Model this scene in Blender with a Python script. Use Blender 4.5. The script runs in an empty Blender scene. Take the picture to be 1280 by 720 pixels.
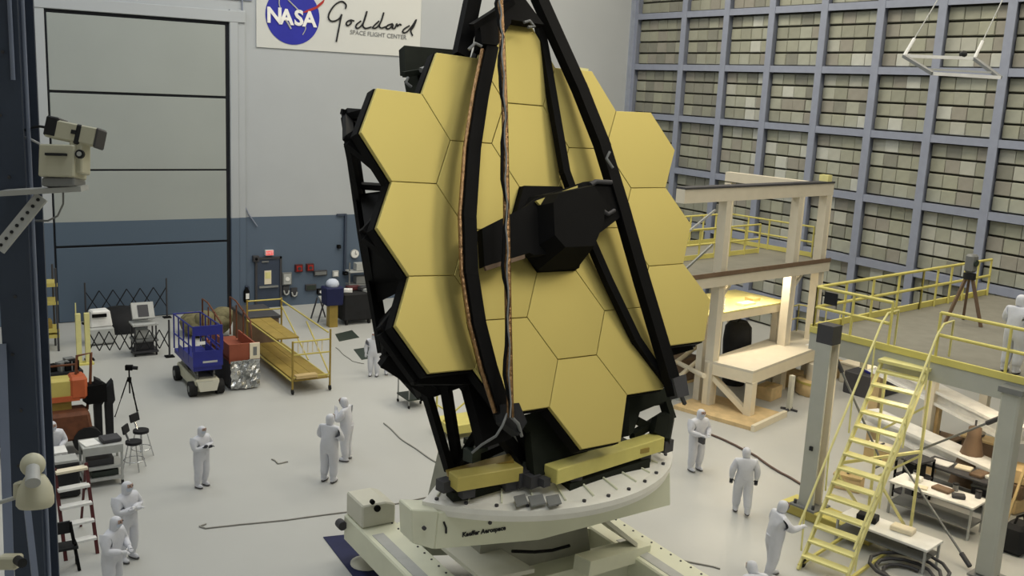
import bpy, bmesh, math, random
from mathutils import Vector, Matrix
random.seed(7)
S = bpy.context.scene
COL = S.collection
PI = math.pi

# ------------------------------------------------------------------ camera, light, exposure
CAM_H = 10.0
YAW, PITCH, ROLL, FPX = math.radians(32.0), math.radians(11.4), math.radians(-2.8), 1250.0
CP = Vector((0, 0, CAM_H))
fw = Vector((math.sin(YAW)*math.cos(PITCH), math.cos(YAW)*math.cos(PITCH), -math.sin(PITCH)))
rt0 = Vector((math.cos(YAW), -math.sin(YAW), 0))
dn0 = fw.cross(rt0)
rt = math.cos(ROLL)*rt0 + math.sin(ROLL)*dn0
dn = -math.sin(ROLL)*rt0 + math.cos(ROLL)*dn0
cam = bpy.data.cameras.new('camera')
cam.sensor_width = 36.0
cam.lens = 36.0*FPX/1280.0
cam.clip_end = 300
co = bpy.data.objects.new('camera', cam)
COL.objects.link(co)
M = Matrix.Identity(4)
for i in range(3):
    M[i][0], M[i][1], M[i][2], M[i][3] = rt[i], -dn[i], -fw[i], CP[i]
co.matrix_world = M
S.camera = co
S.view_settings.view_transform = 'Standard'
S.view_settings.look = 'None'
S.view_settings.gamma = 1
S.view_settings.use_curve_mapping = False
S.view_settings.exposure = 0.0
S.cycles.use_denoising = True
S.cycles.max_bounces = 6
S.cycles.diffuse_bounces = 4
W = bpy.data.worlds.new('world'); S.world = W
W.use_nodes = True
W.node_tree.nodes['Background'].inputs[0].default_value = (.8, .85, .9, 1)
W.node_tree.nodes['Background'].inputs[1].default_value = 0.15
def area(name, loc, sx, sy, power, col, rot=(0, 0, 0)):
    l = bpy.data.lights.new(name, 'AREA'); l.shape = 'RECTANGLE'; l.size = sx; l.size_y = sy
    l.energy = power; l.color = col
    o = bpy.data.objects.new(name, l); o.location = loc; o.rotation_euler = rot; COL.objects.link(o)
    return o
CEIL = 21.0
LX = [(3, 6), (3, 20), (3, 33), (14, 6), (14, 20), (14, 33), (25, 6), (25, 20), (25, 33)]
for (x, y) in LX:
    warm = (1.0, .97, .88) if x < 20 else (1.0, .90, .72)
    if x < 10: warm = (.93, .97, 1.0)
    area('ceiling_lamp', (x, y, CEIL-.35), 6.5, 8, ((1500 if y > 30 else 1180) if x > 20 else ((960 if y > 30 else 740) if x > 10 else 600)), warm)

# ------------------------------------------------------------------ pixel helpers (a pixel gives a direction; the plane gives the distance)
def ray(x, y):
    return fw + rt*((x-640)/FPX) + dn*((y-360)/FPX)
def P(x, y, z=0.0):
    v = ray(x, y); return CP + v*((z-CAM_H)/v.z)
def PY(x, y, Y):
    v = ray(x, y); return CP + v*(Y/v.y)
def PX(x, y, X):
    v = ray(x, y); return CP + v*(X/v.x)
def PD(x, y, d):
    return CP + ray(x, y)*d
def tallz(b, xt, yt):
    v = ray(xt, yt); t = math.hypot(b.x, b.y)/math.hypot(v.x, v.y); return CAM_H + v.z*t

# ------------------------------------------------------------------ materials
def lin(c):
    c = c/255.0
    return c/12.92 if c <= .04045 else ((c+.055)/1.055)**2.4
MATS = {}
def mat(name, rgb, rough=.55, metal=0.0, var=.08, scale=3.0, bump=0.0, emit=0.0, rgb2=None, spec=.4):
    m = bpy.data.materials.new(name); m.use_nodes = True
    nt = m.node_tree; b = nt.nodes['Principled BSDF']
    b.inputs['Roughness'].default_value = rough; b.inputs['Metallic'].default_value = metal
    b.inputs['Specular IOR Level'].default_value = spec
    c = [lin(v) for v in rgb]
    tc = nt.nodes.new('ShaderNodeTexCoord'); nz = nt.nodes.new('ShaderNodeTexNoise')
    nz.inputs['Scale'].default_value = scale; nz.inputs['Detail'].default_value = 4
    nt.links.new(tc.outputs['Object'], nz.inputs['Vector'])
    rp = nt.nodes.new('ShaderNodeValToRGB')
    c2 = [lin(v) for v in rgb2] if rgb2 else [v*(1+var) for v in c]
    rp.color_ramp.elements[0].color = (*([v*(1-var) for v in c] if not rgb2 else c), 1)
    rp.color_ramp.elements[1].color = (*c2, 1)
    rp.color_ramp.elements[0].position = .3; rp.color_ramp.elements[1].position = .7
    nt.links.new(nz.outputs['Fac'], rp.inputs['Fac']); nt.links.new(rp.outputs['Color'], b.inputs['Base Color'])
    if bump:
        bp = nt.nodes.new('ShaderNodeBump'); bp.inputs['Strength'].default_value = bump; bp.inputs['Distance'].default_value = .05
        nt.links.new(nz.outputs['Fac'], bp.inputs['Height']); nt.links.new(bp.outputs['Normal'], b.inputs['Normal'])
    if emit:
        b.inputs['Emission Color'].default_value = (*c, 1); b.inputs['Emission Strength'].default_value = emit
    MATS[name] = m
    return m
def two_tone(name, up, low, zsplit, rough=.6):
    m = mat(name, up, rough, var=.03, scale=.4); nt = m.node_tree; b = nt.nodes['Principled BSDF']
    rp = [n for n in nt.nodes if n.type == 'VALTORGB'][0]
    geo = nt.nodes.new('ShaderNodeNewGeometry'); sep = nt.nodes.new('ShaderNodeSeparateXYZ')
    nt.links.new(geo.outputs['Position'], sep.inputs[0])
    lt = nt.nodes.new('ShaderNodeMath'); lt.operation = 'LESS_THAN'; lt.inputs[1].default_value = zsplit
    nt.links.new(sep.outputs['Z'], lt.inputs[0])
    mx = nt.nodes.new('ShaderNodeMix'); mx.data_type = 'RGBA'
    nt.links.new(lt.outputs[0], mx.inputs['Factor']); nt.links.new(rp.outputs['Color'], mx.inputs['A'])
    mx.inputs['B'].default_value = (*[lin(v) for v in low], 1)
    nt.links.new(mx.outputs['Result'], b.inputs['Base Color'])
    return m
ZS = 4.0
mat('floor', (186, 187, 184), .38, var=.035, scale=.35, spec=.35)
two_tone('wall_paint', (176, 181, 186), (88, 103, 122), ZS)
two_tone('door_paint', (158, 164, 162), (82, 98, 116), ZS)
mat('plain_wall', (190, 190, 186), .8, var=.02, scale=.3)
mat('dark_gap', (22, 25, 32), .8)
mat('door_trim', (150, 158, 175), .5)
mat('steel_blue', (138, 145, 164), .5, var=.05)
mat('filter_dark', (70, 69, 58), .9)
for i, c in enumerate([(140, 138, 118), (148, 146, 126), (132, 130, 110), (156, 154, 135), (134, 128, 112), (120, 118, 102), (142, 140, 118), (170, 168, 150)]):
    mat('filter%d' % i, (int(c[0]*1.08), int(c[1]*1.11), int(c[2]*1.2)), .85, var=.06, scale=2.5)
mat('gold', (204, 190, 118), .55, metal=.75, var=.01, scale=.6, spec=.2)
mat('black', (12, 12, 13), .7, var=.2, scale=2, spec=.12)
mat('black_soft', (26, 27, 30), .8, var=.2, scale=3)
mat('black_green', (34, 38, 31), .7, var=.2, spec=.15)
mat('foil', (150, 118, 84), .3, metal=.8, var=.4, scale=14, bump=.6)
mat('silver_foil', (190, 192, 192), .25, metal=.9, var=.35, scale=6, bump=1.0)
mat('white_paint', (205, 204, 190), .45, var=.03)
mat('fixture_white', (222, 224, 202), .45, var=.04, scale=1.5)
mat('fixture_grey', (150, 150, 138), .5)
mat('fixture_ring', (234, 233, 226), .4, var=.04)
mat('yellow', (214, 204, 118), .5, var=.05)
mat('yellow_beam', (196, 182, 100), .5, var=.06)
mat('yellow_pale', (222, 216, 150), .55)
mat('olive', (152, 130, 62), .6, var=.12)
mat('beige', (212, 205, 188), .6, var=.03)
mat('cream', (232, 222, 198), .6, var=.03)
mat('tan', (210, 184, 138), .7, var=.15)
mat('grey_column', (178, 180, 172), .5, var=.03)
mat('deck_grey', (128, 126, 116), .7)
mat('pillar_blue', (58, 68, 86), .55, var=.08)
mat('pillar_light', (120, 130, 152), .5)
mat('blue', (34, 40, 128), .45, var=.08)
mat('mat_blue', (20, 28, 72), .7, var=.1)
mat('logo_blue', (38, 44, 160), .5, var=.04)
mat('red', (170, 44, 40), .5)
mat('exit_red', (224, 90, 90), .5, emit=.6)
mat('orange', (190, 96, 56), .55, var=.12)
mat('brick_red', (146, 78, 56), .6, var=.1)
mat('rust', (104, 62, 40), .7, var=.25, scale=6)
mat('dark_red', (82, 32, 34), .55)
mat('suit', (212, 214, 222), .8, var=.03, scale=6, bump=.25)
mat('suit_grey', (150, 152, 165), .8, var=.03, scale=6)
mat('skin', (178, 150, 138), .6)
mat('mask', (198, 206, 222), .8)
mat('glove_white', (215, 216, 222), .6)
mat('glove_dark', (36, 38, 46), .6)
mat('shoe_sole', (60, 60, 66), .7)
mat('rubber', (26, 26, 27), .8)
mat('dark_grey', (64, 64, 68), .6)
mat('mid_grey', (120, 122, 122), .5)
mat('light_grey', (178, 180, 178), .5)
mat('metal', (165, 168, 168), .35, metal=.7)
mat('chrome', (200, 202, 204), .2, metal=.9)
mat('cam_cream', (196, 194, 172), .5, var=.05)
mat('banner', (206, 208, 206), .6, var=.02, scale=.5)
mat('ink', (22, 24, 28), .6)
mat('ink_grey', (128, 130, 132), .6)
mat('white', (236, 236, 234), .6)
mat('tube_glow', (255, 238, 208), .5, emit=130)
mat('glass', (150, 165, 150), .1)
mat('brown', (112, 92, 74), .7, var=.15)
mat('cable', (150, 148, 142), .6)
mat('cable_red', (104, 84, 74), .6)
mat('khaki', (122, 116, 86), .9, var=.3, scale=5, bump=.8)
mat('wood', (196, 172, 122), .6, var=.1)
mat('green_dark', (48, 58, 52), .5)

# ------------------------------------------------------------------ mesh helpers
class MB:
    def __init__(s): s.v = []; s.f = []; s.smooth = []
    def add(s, vs, fs, sm=False):
        n = len(s.v); s.v += [Vector(v) for v in vs]
        for f in fs: s.f.append([i+n for i in f]); s.smooth.append(sm)
        return s
    def box(s, c, sz, rz=0.0, ax=None, taper=1.0):
        c = Vector(c); hx, hy, hz = sz[0]/2, sz[1]/2, sz[2]/2
        if ax is None: ax = (Vector((math.cos(rz), math.sin(rz), 0)), Vector((-math.sin(rz), math.cos(rz), 0)), Vector((0, 0, 1)))
        vs = []
        for k in (-1, 1):
            t = taper if k > 0 else 1.0
            for (i, j) in ((-1, -1), (1, -1), (1, 1), (-1, 1)): vs.append(c + ax[0]*i*hx*t + ax[1]*j*hy*t + ax[2]*k*hz)
        return s.add(vs, [(3, 2, 1, 0), (4, 5, 6, 7), (0, 1, 5, 4), (1, 2, 6, 5), (2, 3, 7, 6), (3, 0, 4, 7)])
    def bb(s, x0, x1, y0, y1, z0, z1):
        return s.box(((x0+x1)/2, (y0+y1)/2, (z0+z1)/2), (x1-x0, y1-y0, z1-z0))
    def bar(s, p, q, w, h=None, up=(0, 0, 1)):
        p, q = Vector(p), Vector(q); h = w if h is None else h; d = q-p; L = d.length
        if L < 1e-6: return s
        d /= L; up = Vector(up)
        if abs(d.dot(up)) > .98: up = Vector((1, 0, 0)) if abs(d.x) < .9 else Vector((0, 1, 0))
        a = d.cross(up).normalized(); b = a.cross(d)
        return s.box((p+q)/2, (w, h, L), ax=(a, b, d))
    def cyl(s, p, q, r, r2=None, n=12, sm=True):
        p, q = Vector(p), Vector(q); r2 = r if r2 is None else r2; d = (q-p).normalized()
        up = Vector((0, 0, 1)) if abs(d.z) < .95 else Vector((1, 0, 0))
        a = d.cross(up).normalized(); b = d.cross(a)
        A = [p + (a*math.cos(2*PI*i/n)+b*math.sin(2*PI*i/n))*r for i in range(n)]
        B = [q + (a*math.cos(2*PI*i/n)+b*math.sin(2*PI*i/n))*r2 for i in range(n)]
        s.add(A+B, [(i, (i+1) % n, n+(i+1) % n, n+i) for i in range(n)], sm)
        s.add(A, [tuple(range(n))[::-1]]); s.add(B, [tuple(range(n))])
        return s
    def tube(s, pts, r, n=6):
        pts = [Vector(p) for p in pts]; rings = []
        prev = None
        for i, p in enumerate(pts):
            d = (pts[min(i+1, len(pts)-1)]-pts[max(i-1, 0)]).normalized()
            if prev is None:
                up = Vector((0, 0, 1)) if abs(d.z) < .9 else Vector((1, 0, 0)); a = d.cross(up).normalized()
            else: a = (prev - d*prev.dot(d)).normalized()
            prev = a; b = d.cross(a); rr = r[i] if isinstance(r, (list, tuple)) else r
            rings.append([p + (a*math.cos(2*PI*k/n)+b*math.sin(2*PI*k/n))*rr for k in range(n)])
        vs = [v for R in rings for v in R]
        fs = [(i*n+k, i*n+(k+1) % n, (i+1)*n+(k+1) % n, (i+1)*n+k) for i in range(len(pts)-1) for k in range(n)]
        s.add(vs, fs, True); s.add(rings[0], [tuple(range(n))[::-1]]); s.add(rings[-1], [tuple(range(n))])
        return s
    def prism(s, poly, ext):
        poly = [Vector(p) for p in poly]; ext = Vector(ext); n = len(poly)
        vs = poly + [p+ext for p in poly]
        return s.add(vs, [tuple(range(n))[::-1], tuple(range(n, 2*n))] + [(i, (i+1) % n, n+(i+1) % n, n+i) for i in range(n)])
    def ball(s, c, r, sc=(1, 1, 1), nu=12, nv=8, rot=None, lat=(-PI/2, PI/2), lon=(0, 2*PI)):
        c = Vector(c); vs = []; fs = []
        full = abs(lon[1]-lon[0]-2*PI) < 1e-6; m = nu if full else nu+1
        for j in range(nv+1):
            t = lat[0]+(lat[1]-lat[0])*j/nv
            for i in range(m):
                a = lon[0]+(lon[1]-lon[0])*i/nu
                v = Vector((math.cos(t)*math.cos(a)*sc[0], math.cos(t)*math.sin(a)*sc[1], math.sin(t)*sc[2]))*r
                if rot is not None: v = rot @ v
                vs.append(c+v)
        for j in range(nv):
            for i in range(nu):
                k = (i+1) % m if full else i+1
                fs.append((j*m+i, j*m+k, (j+1)*m+k, (j+1)*m+i))
        return s.add(vs, fs, True)
    def lathe(s, c, prof, n=20, axis=None, sm=True):
        c = Vector(c); d = Vector(axis).normalized() if axis else Vector((0, 0, 1))
        up = Vector((0, 0, 1)) if abs(d.z) < .95 else Vector((1, 0, 0))
        a = d.cross(up).normalized(); b = d.cross(a)
        vs = [c + d*z + (a*math.cos(2*PI*i/n)+b*math.sin(2*PI*i/n))*r for (r, z) in prof for i in range(n)]
        fs = [(j*n+i, j*n+(i+1) % n, (j+1)*n+(i+1) % n, (j+1)*n+i) for j in range(len(prof)-1) for i in range(n)]
        s.add(vs, fs, sm)
        s.add(vs[:n], [tuple(range(n))[::-1]]); s.add(vs[-n:], [tuple(range(n))])
        return s
    def build(s, name, m, parent=None, local=False, bevel=0):
        off = Vector((0, 0, 0))
        if parent is not None and not local:
            p = parent
            while p is not None: off += p.location; p = p.parent
        me = bpy.data.meshes.new(name)
        me.from_pydata([tuple(v-off) for v in s.v], [], s.f)
        me.polygons.foreach_set('use_smooth', s.smooth)
        bm = bmesh.new(); bm.from_mesh(me); bmesh.ops.recalc_face_normals(bm, faces=bm.faces)
        if bevel: bmesh.ops.bevel(bm, geom=[e for e in bm.edges if e.is_manifold and e.calc_face_angle(0) > .6], offset=bevel, segments=1, affect='EDGES')
        bm.to_mesh(me); bm.free()
        me.materials.append(MATS[m] if isinstance(m, str) else m)
        o = bpy.data.objects.new(name, me); COL.objects.link(o)
        if parent is not None: o.parent = parent
        return o
def tag(o, label, cat, group=None):
    o['label'] = label; o['category'] = cat
    if group: o['group'] = group
    return o
def thing(name, label, cat, loc=(0, 0, 0), rz=0.0, group=None):
    o = bpy.data.objects.new(name, None); COL.objects.link(o); o.empty_display_size = .2
    o.location = Vector(loc); o.rotation_euler = (0, 0, rz)
    return tag(o, label, cat, group)
def struct(o, label=None):
    o['kind'] = 'structure'
    if label: o['label'] = label
    return o
def V2(p, z): return Vector((p[0], p[1], z))
def text_mesh(name, txt, size, origin, xax, yax, m, parent, extrude=.01, bold=0.0, align='CENTER', shear=0.0):
    cu = bpy.data.curves.new(name, 'FONT'); cu.body = txt; cu.size = size; cu.extrude = extrude; cu.offset = bold
    cu.align_x = align; cu.align_y = 'CENTER'; cu.shear = shear; cu.resolution_u = 3
    tmp = bpy.data.objects.new('tmp_text', cu); COL.objects.link(tmp)
    dg = bpy.context.evaluated_depsgraph_get()
    me = bpy.data.meshes.new_from_object(tmp.evaluated_get(dg))
    bpy.data.objects.remove(tmp); bpy.data.curves.remove(cu)
    xa, ya = Vector(xax).normalized(), Vector(yax).normalized(); za = xa.cross(ya)
    off = Vector((0, 0, 0)); p = parent
    while p is not None: off += p.location; p = p.parent
    for v in me.vertices: v.co = Vector(origin) - off + xa*v.co.x + ya*v.co.y + za*v.co.z
    me.materials.clear(); me.materials.append(MATS[m])
    o = bpy.data.objects.new(name, me); COL.objects.link(o); o.parent = parent
    return o

# ------------------------------------------------------------------ the room
YB, XR, XL, YF = 41.83, 32.72, -7.0, -6.0
struct(MB().bb(XL-.3, XR+.6, YF-.3, YB+.3, -.2, 0).build('floor', 'floor'), 'glossy pale cleanroom floor')
struct(MB().bb(XL-.3, XR+.6, YB+.02, YB+.4, 0, CEIL).build('wall_back', 'wall_paint'), 'pale wall painted slate blue up to four metres')
struct(MB().bb(XL-.4, XL, YF, YB, 0, CEIL).build('wall_left', 'plain_wall'))
struct(MB().bb(XL-.4, XR+.6, YF-.4, YF, 0, CEIL).build('wall_front', 'plain_wall'))
struct(MB().bb(XL-.4, XR+.6, YF-.4, YB+.4, CEIL, CEIL+.3).build('ceiling', 'plain_wall'))
# filter wall
wr = struct(MB().bb(XR+.42, XR+.6, YF, YB, 0, CEIL).build('wall_right', 'filter_dark'), 'wall of square air filters behind a blue steel grid')
colY = [41.72, 38.0, 35.1, 32.3, 29.4, 26.6, 23.9, 21.2, 18.5, 15.8, 13.1]
beamZ = [1.3, 3.79, 6.33, 8.85, 11.27, 13.75, 16.25, 18.7]
for y in colY:
    o = MB()
    o.bb(XR-.02, XR+.03, y-.17, y+.17, 0, CEIL); o.bb(XR+.03, XR+.40, y-.03, y+.03, 0, CEIL)
    o.build('post', 'steel_blue', wr)
for z in beamZ:
    o = MB()
    o.bb(XR+.0, XR+.04, 12.5, YB, z-.14, z+.14); o.bb(XR+.04, XR+.40, 12.5, YB, z+.05, z+.13)
    o.build('rail', 'steel_blue', wr)
fm = []
shared = {}
def filter_mesh(hw, hh, k):
    key = (round(hw, 3), round(hh, 3), k)
    if key not in shared:
        b = MB(); t = .07
        b.add([(0, -hw, -hh), (0, hw, -hh), (0, hw, hh), (0, -hw, hh), (-t, -hw+.012, -hh+.03), (-t, hw-.012, -hh+.03), (-t, hw-.012, hh-.03), (-t, -hw+.012, hh-.03)],
              [(4, 5, 6, 7), (0, 1, 5, 4), (1, 2, 6, 5), (2, 3, 7, 6), (3, 0, 4, 7)])
        o = b.build('filter_panel', 'filter%d' % k); shared[key] = o.data; bpy.data.objects.remove(o)
    return shared[key]
cells = []
for ci in range(len(colY)-1):
    y1, y0 = colY[ci]-.1, colY[ci+1]+.1
    for zi in range(-1, len(beamZ)-1):
        z0, z1 = (beamZ[zi] if zi >= 0 else -.1)+.14, beamZ[zi+1]-.14
        nr = 4 if zi >= 0 else 2
        nc = 4 if ci > 0 else 5
        for r in range(nr):
            for c in range(nc):
                cy = y0+(y1-y0)*(c+.5)/nc; cz = z0+(z1-z0)*(r+.5)/nr
                cells.append((cy, cz, (y1-y0)/nc/2-.004, (z1-z0)/nr/2-.03))
def inframe(p):
    d = Vector(p)-CP; w = d.dot(fw)
    return w > 0 and -10 < 640+FPX*d.dot(rt)/w < 1290 and -10 < 360+FPX*d.dot(dn)/w < 720
vis = [c for c in cells if inframe((XR, c[0], c[1])) and (c[1] > 3.0 or c[0] > 26)]
vis.sort(key=lambda c: (Vector((XR, c[0], c[1]))-CP).length)
near = set(vis[:296])
rest = [MB() for _ in range(8)]
for c in cells:
    k = random.choice([0, 0, 1, 1, 2, 2, 3, 4, 4, 5, 6, 6, 7] if c[0] < 35 else [0, 2, 2, 4, 5, 5, 5, 6])
    dx = random.uniform(0, .05)
    if c in near:
        o = bpy.data.objects.new('filter_panel', filter_mesh(c[2], c[3], k)); COL.objects.link(o); o.parent = wr
        o.location = (XR+.36-dx, c[0], c[1])
    else:
        x, hw, hh = XR+.36-dx, c[2], c[3]
        rest[k].add([(x, c[0]-hw, c[1]-hh), (x, c[0]+hw, c[1]-hh), (x, c[0]+hw, c[1]+hh), (x, c[0]-hw, c[1]+hh),
                     (x-.07, c[0]-hw+.03, c[1]-hh+.03), (x-.07, c[0]+hw-.03, c[1]-hh+.03), (x-.07, c[0]+hw-.03, c[1]+hh-.03), (x-.07, c[0]-hw+.03, c[1]+hh-.03)],
                    [(4, 5, 6, 7), (0, 1, 5, 4), (1, 2, 6, 5), (2, 3, 7, 6), (3, 0, 4, 7)])
big = MB(); mi = []
for k, b in enumerate(rest):
    big.add(b.v, b.f); mi += [k]*len(b.f)
o = big.build('far_filters', 'filter0', wr)
o.data.materials.clear()
for k in range(8): o.data.materials.append(MATS['filter%d' % k])
o.data.polygons.foreach_set('material_index', mi); o['kind'] = 'stuff'
# big roll-up door
DX0, DX1, DZ = 5.15, 11.92, 11.95
d1 = struct(MB().bb(DX0-.05, DX1+.05, YB-.02, YB+.02, 0, DZ+.05).build('door_1', 'dark_gap'), 'huge sectional door of four wide horizontal panels')
for (za, zb) in ((0.02, 2.98), (3.07, 5.98), (6.05, 8.93), (9.03, 11.86)):
    MB().bb(DX0+.03, DX1-.12, YB-.08, YB-.02, za, zb).build('door_panel', 'door_paint', d1, bevel=.015)
for (x0, x1, dy) in ((DX0-.55, DX0-.05, .12), (DX1+.05, DX1+.4, .14), (DX1+.4, DX1+.7, .08)):
    MB().bb(x0, x1, YB-dy, YB+.02, 0, DZ+.55).build('door_jamb', 'wall_paint', d1, bevel=.02)
MB().bb(DX0-.55, DX1+.7, YB-.16, YB+.02, DZ+.05, DZ+.5).build('door_header', 'wall_paint', d1, bevel=.02)
MB().bb(DX0-.9, DX1+1.0, YB-.05, YB+.02, DZ+.95, DZ+1.02).build('door_header', 'steel_blue', d1)
# corner trim, conduit
struct(MB().bb(XR-.25, XR, YB-.06, YB+.03, 0, CEIL).build('trim_1', 'door_trim'), 'white corner trim between plain wall and filter wall')
cx = PY(432, 300, YB-.1).x
struct(MB().bb(cx-.05, cx+.05, YB-.12, YB+.02, 1.3, 4.0).bb(cx-.4, cx+.06, YB-.06, YB+.02, 3.94, 4.04).build('trim_2', 'pillar_blue'), 'slate conduit running down the wall')
cx2 = PY(304, 150, YB-.1).x
struct(MB().tube([(cx2, YB-.05, 13.6), (cx2, YB-.05, 4.6), (cx2+.25, YB-.05, 4.1), (cx2+.6, YB-.05, 3.6)], .03).build('trim_3', 'steel_blue'), 'thin wire conduit beside the huge door')
# personnel door
px0, px1 = 13.1, 14.1
d2 = struct(MB().bb(px0, px1, YB-.05, YB+.02, 0, 2.15).build('door_2', 'pillar_blue'), 'dark personnel door with a notice and push bar')
MB().bb(px0-.09, px0, YB-.09, YB+.02, 0, 2.24).bb(px1, px1+.09, YB-.09, YB+.02, 0, 2.24).bb(px0-.09, px1+.09, YB-.09, YB+.02, 2.15, 2.24).build('door_frame', 'dark_grey', d2)
MB().bb(px0+.08, px1-.08, YB-.13, YB-.05, .9, .98).build('push_bar', 'metal', d2)
MB().bb(px0+.32, px0+.62, YB-.075, YB-.05, 1.05, 1.65).build('notice', 'cream', d2)
MB().bb(px0+.35, px0+.59, YB-.085, YB-.075, 1.3, 1.58).build('notice_print', 'yellow_pale', d2)
MB().bb(px0+.2, px0+.5, YB-.1, YB-.05, 2.02, 2.08).build('door_closer', 'mid_grey', d2)

# ------------------------------------------------------------------ things on the back wall
WY = YB
ex = thing('exit_sign', 'small glowing red exit sign over the personnel door', 'sign', (13.63, WY, 2.32))
MB().bb(13.45, 13.81, WY-.12, WY+.02, 2.32, 2.55).build('housing', 'white', ex)
MB().bb(13.47, 13.79, WY-.14, WY-.12, 2.34, 2.53).build('lit_face', 'exit_red', ex)
text_mesh('lettering', 'EXIT', .15, (13.63, WY-.145, 2.435), (1, 0, 0), (0, 0, 1), 'white', ex, .004)
def wallbox(name, px, py, w, h, d, m, label, cat, face=None, group=None, knob=None):
    c = PY(px, py, WY)
    t = thing(name, label, cat, (c.x, WY, c.z-h/2), 0, group)
    MB().bb(c.x-w/2, c.x+w/2, WY-d, WY+.02, c.z-h/2, c.z+h/2).build('housing', m, t, bevel=.012)
    if face: MB().bb(c.x-w/2+.05, c.x+w/2-.05, WY-d-.02, WY-d, c.z-h/2+.05, c.z+h/2-.05).build('front_plate', face, t)
    if knob: MB().cyl((c.x, WY-d, c.z), (c.x, WY-d-.06, c.z), w*.22, n=10).build('knob', knob, t)
    return t
wallbox('alarm_box', 373, 335, .34, .34, .12, 'dark_red', 'dark red alarm box on the slate wall closer to the personnel door', 'alarm box', 'red', 'red alarm boxes on the wall', 'dark_grey')
wallbox('alarm_box', 387, 334, .34, .34, .12, 'dark_red', 'dark red alarm box on the slate wall closer to the round clock', 'alarm box', 'red', 'red alarm boxes on the wall', 'dark_grey')
wallbox('cable_trunking', 400, 341, .62, .24, .1, 'dark_grey', 'wide grey trunking box just below two red alarm boxes', 'box', 'mid_grey')
wallbox('breaker_box', 419, 342, .28, .28, .08, 'light_grey', 'small square white breaker box beside the slate conduit', 'panel', 'white')
wallbox('control_box', 358, 348, .42, .55, .12, 'mid_grey', 'grey control box with light knob beside the personnel door', 'control box', 'light_grey', None, 'white')
wallbox('socket_panel', 388, 359, .5, .28, .1, 'dark_grey', 'dark socket panel low on the wall near the alarm boxes', 'panel', 'green_dark')
wallbox('junction_box', 400, 364, .32, .26, .12, 'black', 'black junction box low on the wall', 'junction box', 'dark_grey', None, 'white')
wallbox('speaker_horn', 319, 323, .26, .26, .16, 'dark_grey', 'round dark horn unit beside the personnel door top', 'horn', None, None, 'black')
wallbox('conduit_box', 431, 341, .22, .16, .16, 'black', 'little black box ending the slate conduit', 'junction box', 'dark_grey')
wallbox('sensor_box', 423, 308, .16, .16, .14, 'black', 'tiny black sensor high on the slate wall', 'sensor', 'black_soft')
for (qx, qy, lb) in ((357, 363, 'white wall phone hanging below the control box'), (367, 365, 'pale breathing hose unit hanging low beside the wall phone')):
    c = PY(qx, qy, WY); t = thing('wall_phone', lb, 'wall fitting', (c.x, WY, c.z-.2))
    MB().bb(c.x-.14, c.x+.14, WY-.08, WY+.02, c.z-.2, c.z+.2).build('back_plate', 'dark_grey', t)
    MB().tube([(c.x-.12, WY-.12, c.z+.02), (c.x-.08, WY-.13, c.z-.13), (c.x, WY-.13, c.z-.17), (c.x+.08, WY-.13, c.z-.13), (c.x+.12, WY-.12, c.z+.02)], .035).build('receiver', 'light_grey', t)
c = PY(443, 317, WY)
t = thing('wall_clock', 'round white clock on the slate wall', 'clock', (c.x, WY, c.z-.2))
MB().cyl((c.x, WY+.02, c.z), (c.x, WY-.07, c.z), .2, n=24).build('rim', 'light_grey', t)
MB().cyl((c.x, WY-.07, c.z), (c.x, WY-.08, c.z), .175, n=24).build('dial', 'white', t)
MB().bar((c.x, WY-.09, c.z), (c.x+.02, WY-.09, c.z+.13), .015).bar((c.x, WY-.09, c.z), (c.x+.09, WY-.09, c.z-.02), .02).build('hands', 'ink', t)
c = PY(307, 367, WY)
t = thing('fire_extinguisher', 'dark extinguisher with white label hung beside the huge door', 'extinguisher', (c.x, WY-.15, c.z-.35))
MB().lathe((c.x, WY-.14, c.z-.35), [(.1, 0), (.13, .04), (.13, .48), (.06, .6), (.04, .68)], 14).build('cylinder', 'black', t)
MB().bb(c.x-.07, c.x+.07, WY-.285, WY-.26, c.z-.18, c.z+.06).build('label_plate', 'white', t)
MB().bb(c.x-.05, c.x+.09, WY-.2, WY-.08, c.z+.32, c.z+.37).bb(c.x-.16, c.x+.16, WY-.03, WY+.01, c.z-.3, c.z+.3).build('bracket', 'pillar_blue', t)
# banner with the emblem and the written name
bx0, bx1, bz0 = 13.1, 20.6, 11.08
bn = thing('wall_banner', 'white banner with round blue emblem and handwritten name on the wall', 'banner', (16.8, WY, bz0))
MB().bb(bx0, bx1, WY-.04, WY+.015, bz0, 13.75).build('board', 'banner', bn)
ec = PY(366, 20, WY-.05); R_ = 1.17
MB().lathe((ec.x, WY-.04, ec.z), [(R_, 0), (R_, .02)], 48, axis=(0, -1, 0), sm=False).build('emblem_disc', 'logo_blue', bn)
def cr(cx, cy, yy): return PY(320+cx/6.095, cy/6.095, yy)
y1 = WY-.075
def stroke(mb, pts, w):
    q = [cr(a, b, y1) for (a, b) in pts]
    # smooth with Catmull-Rom
    out = []
    for i in range(len(q)-1):
        p0, p1, p2, p3 = q[max(i-1, 0)], q[i], q[i+1], q[min(i+2, len(q)-1)]
        for k in range(4):
            t = k/4.0
            out.append(.5*((2*p1)+(p2-p0)*t+(2*p0-5*p1+4*p2-p3)*t*t+(3*p1-p0-3*p2+p3)*t**3))
    out.append(q[-1]); mb.tube(out, w, 6)
m_ = MB()
tri = [cr(350, 98, y1), cr(385, 78, y1), cr(455, 50, y1), cr(525, -8, y1), cr(515, 22, y1), cr(470, 62, y1), cr(400, 92, y1)]
m_.prism(tri, (0, .03, 0)); m_.build('emblem_chevron', 'red', bn)
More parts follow.
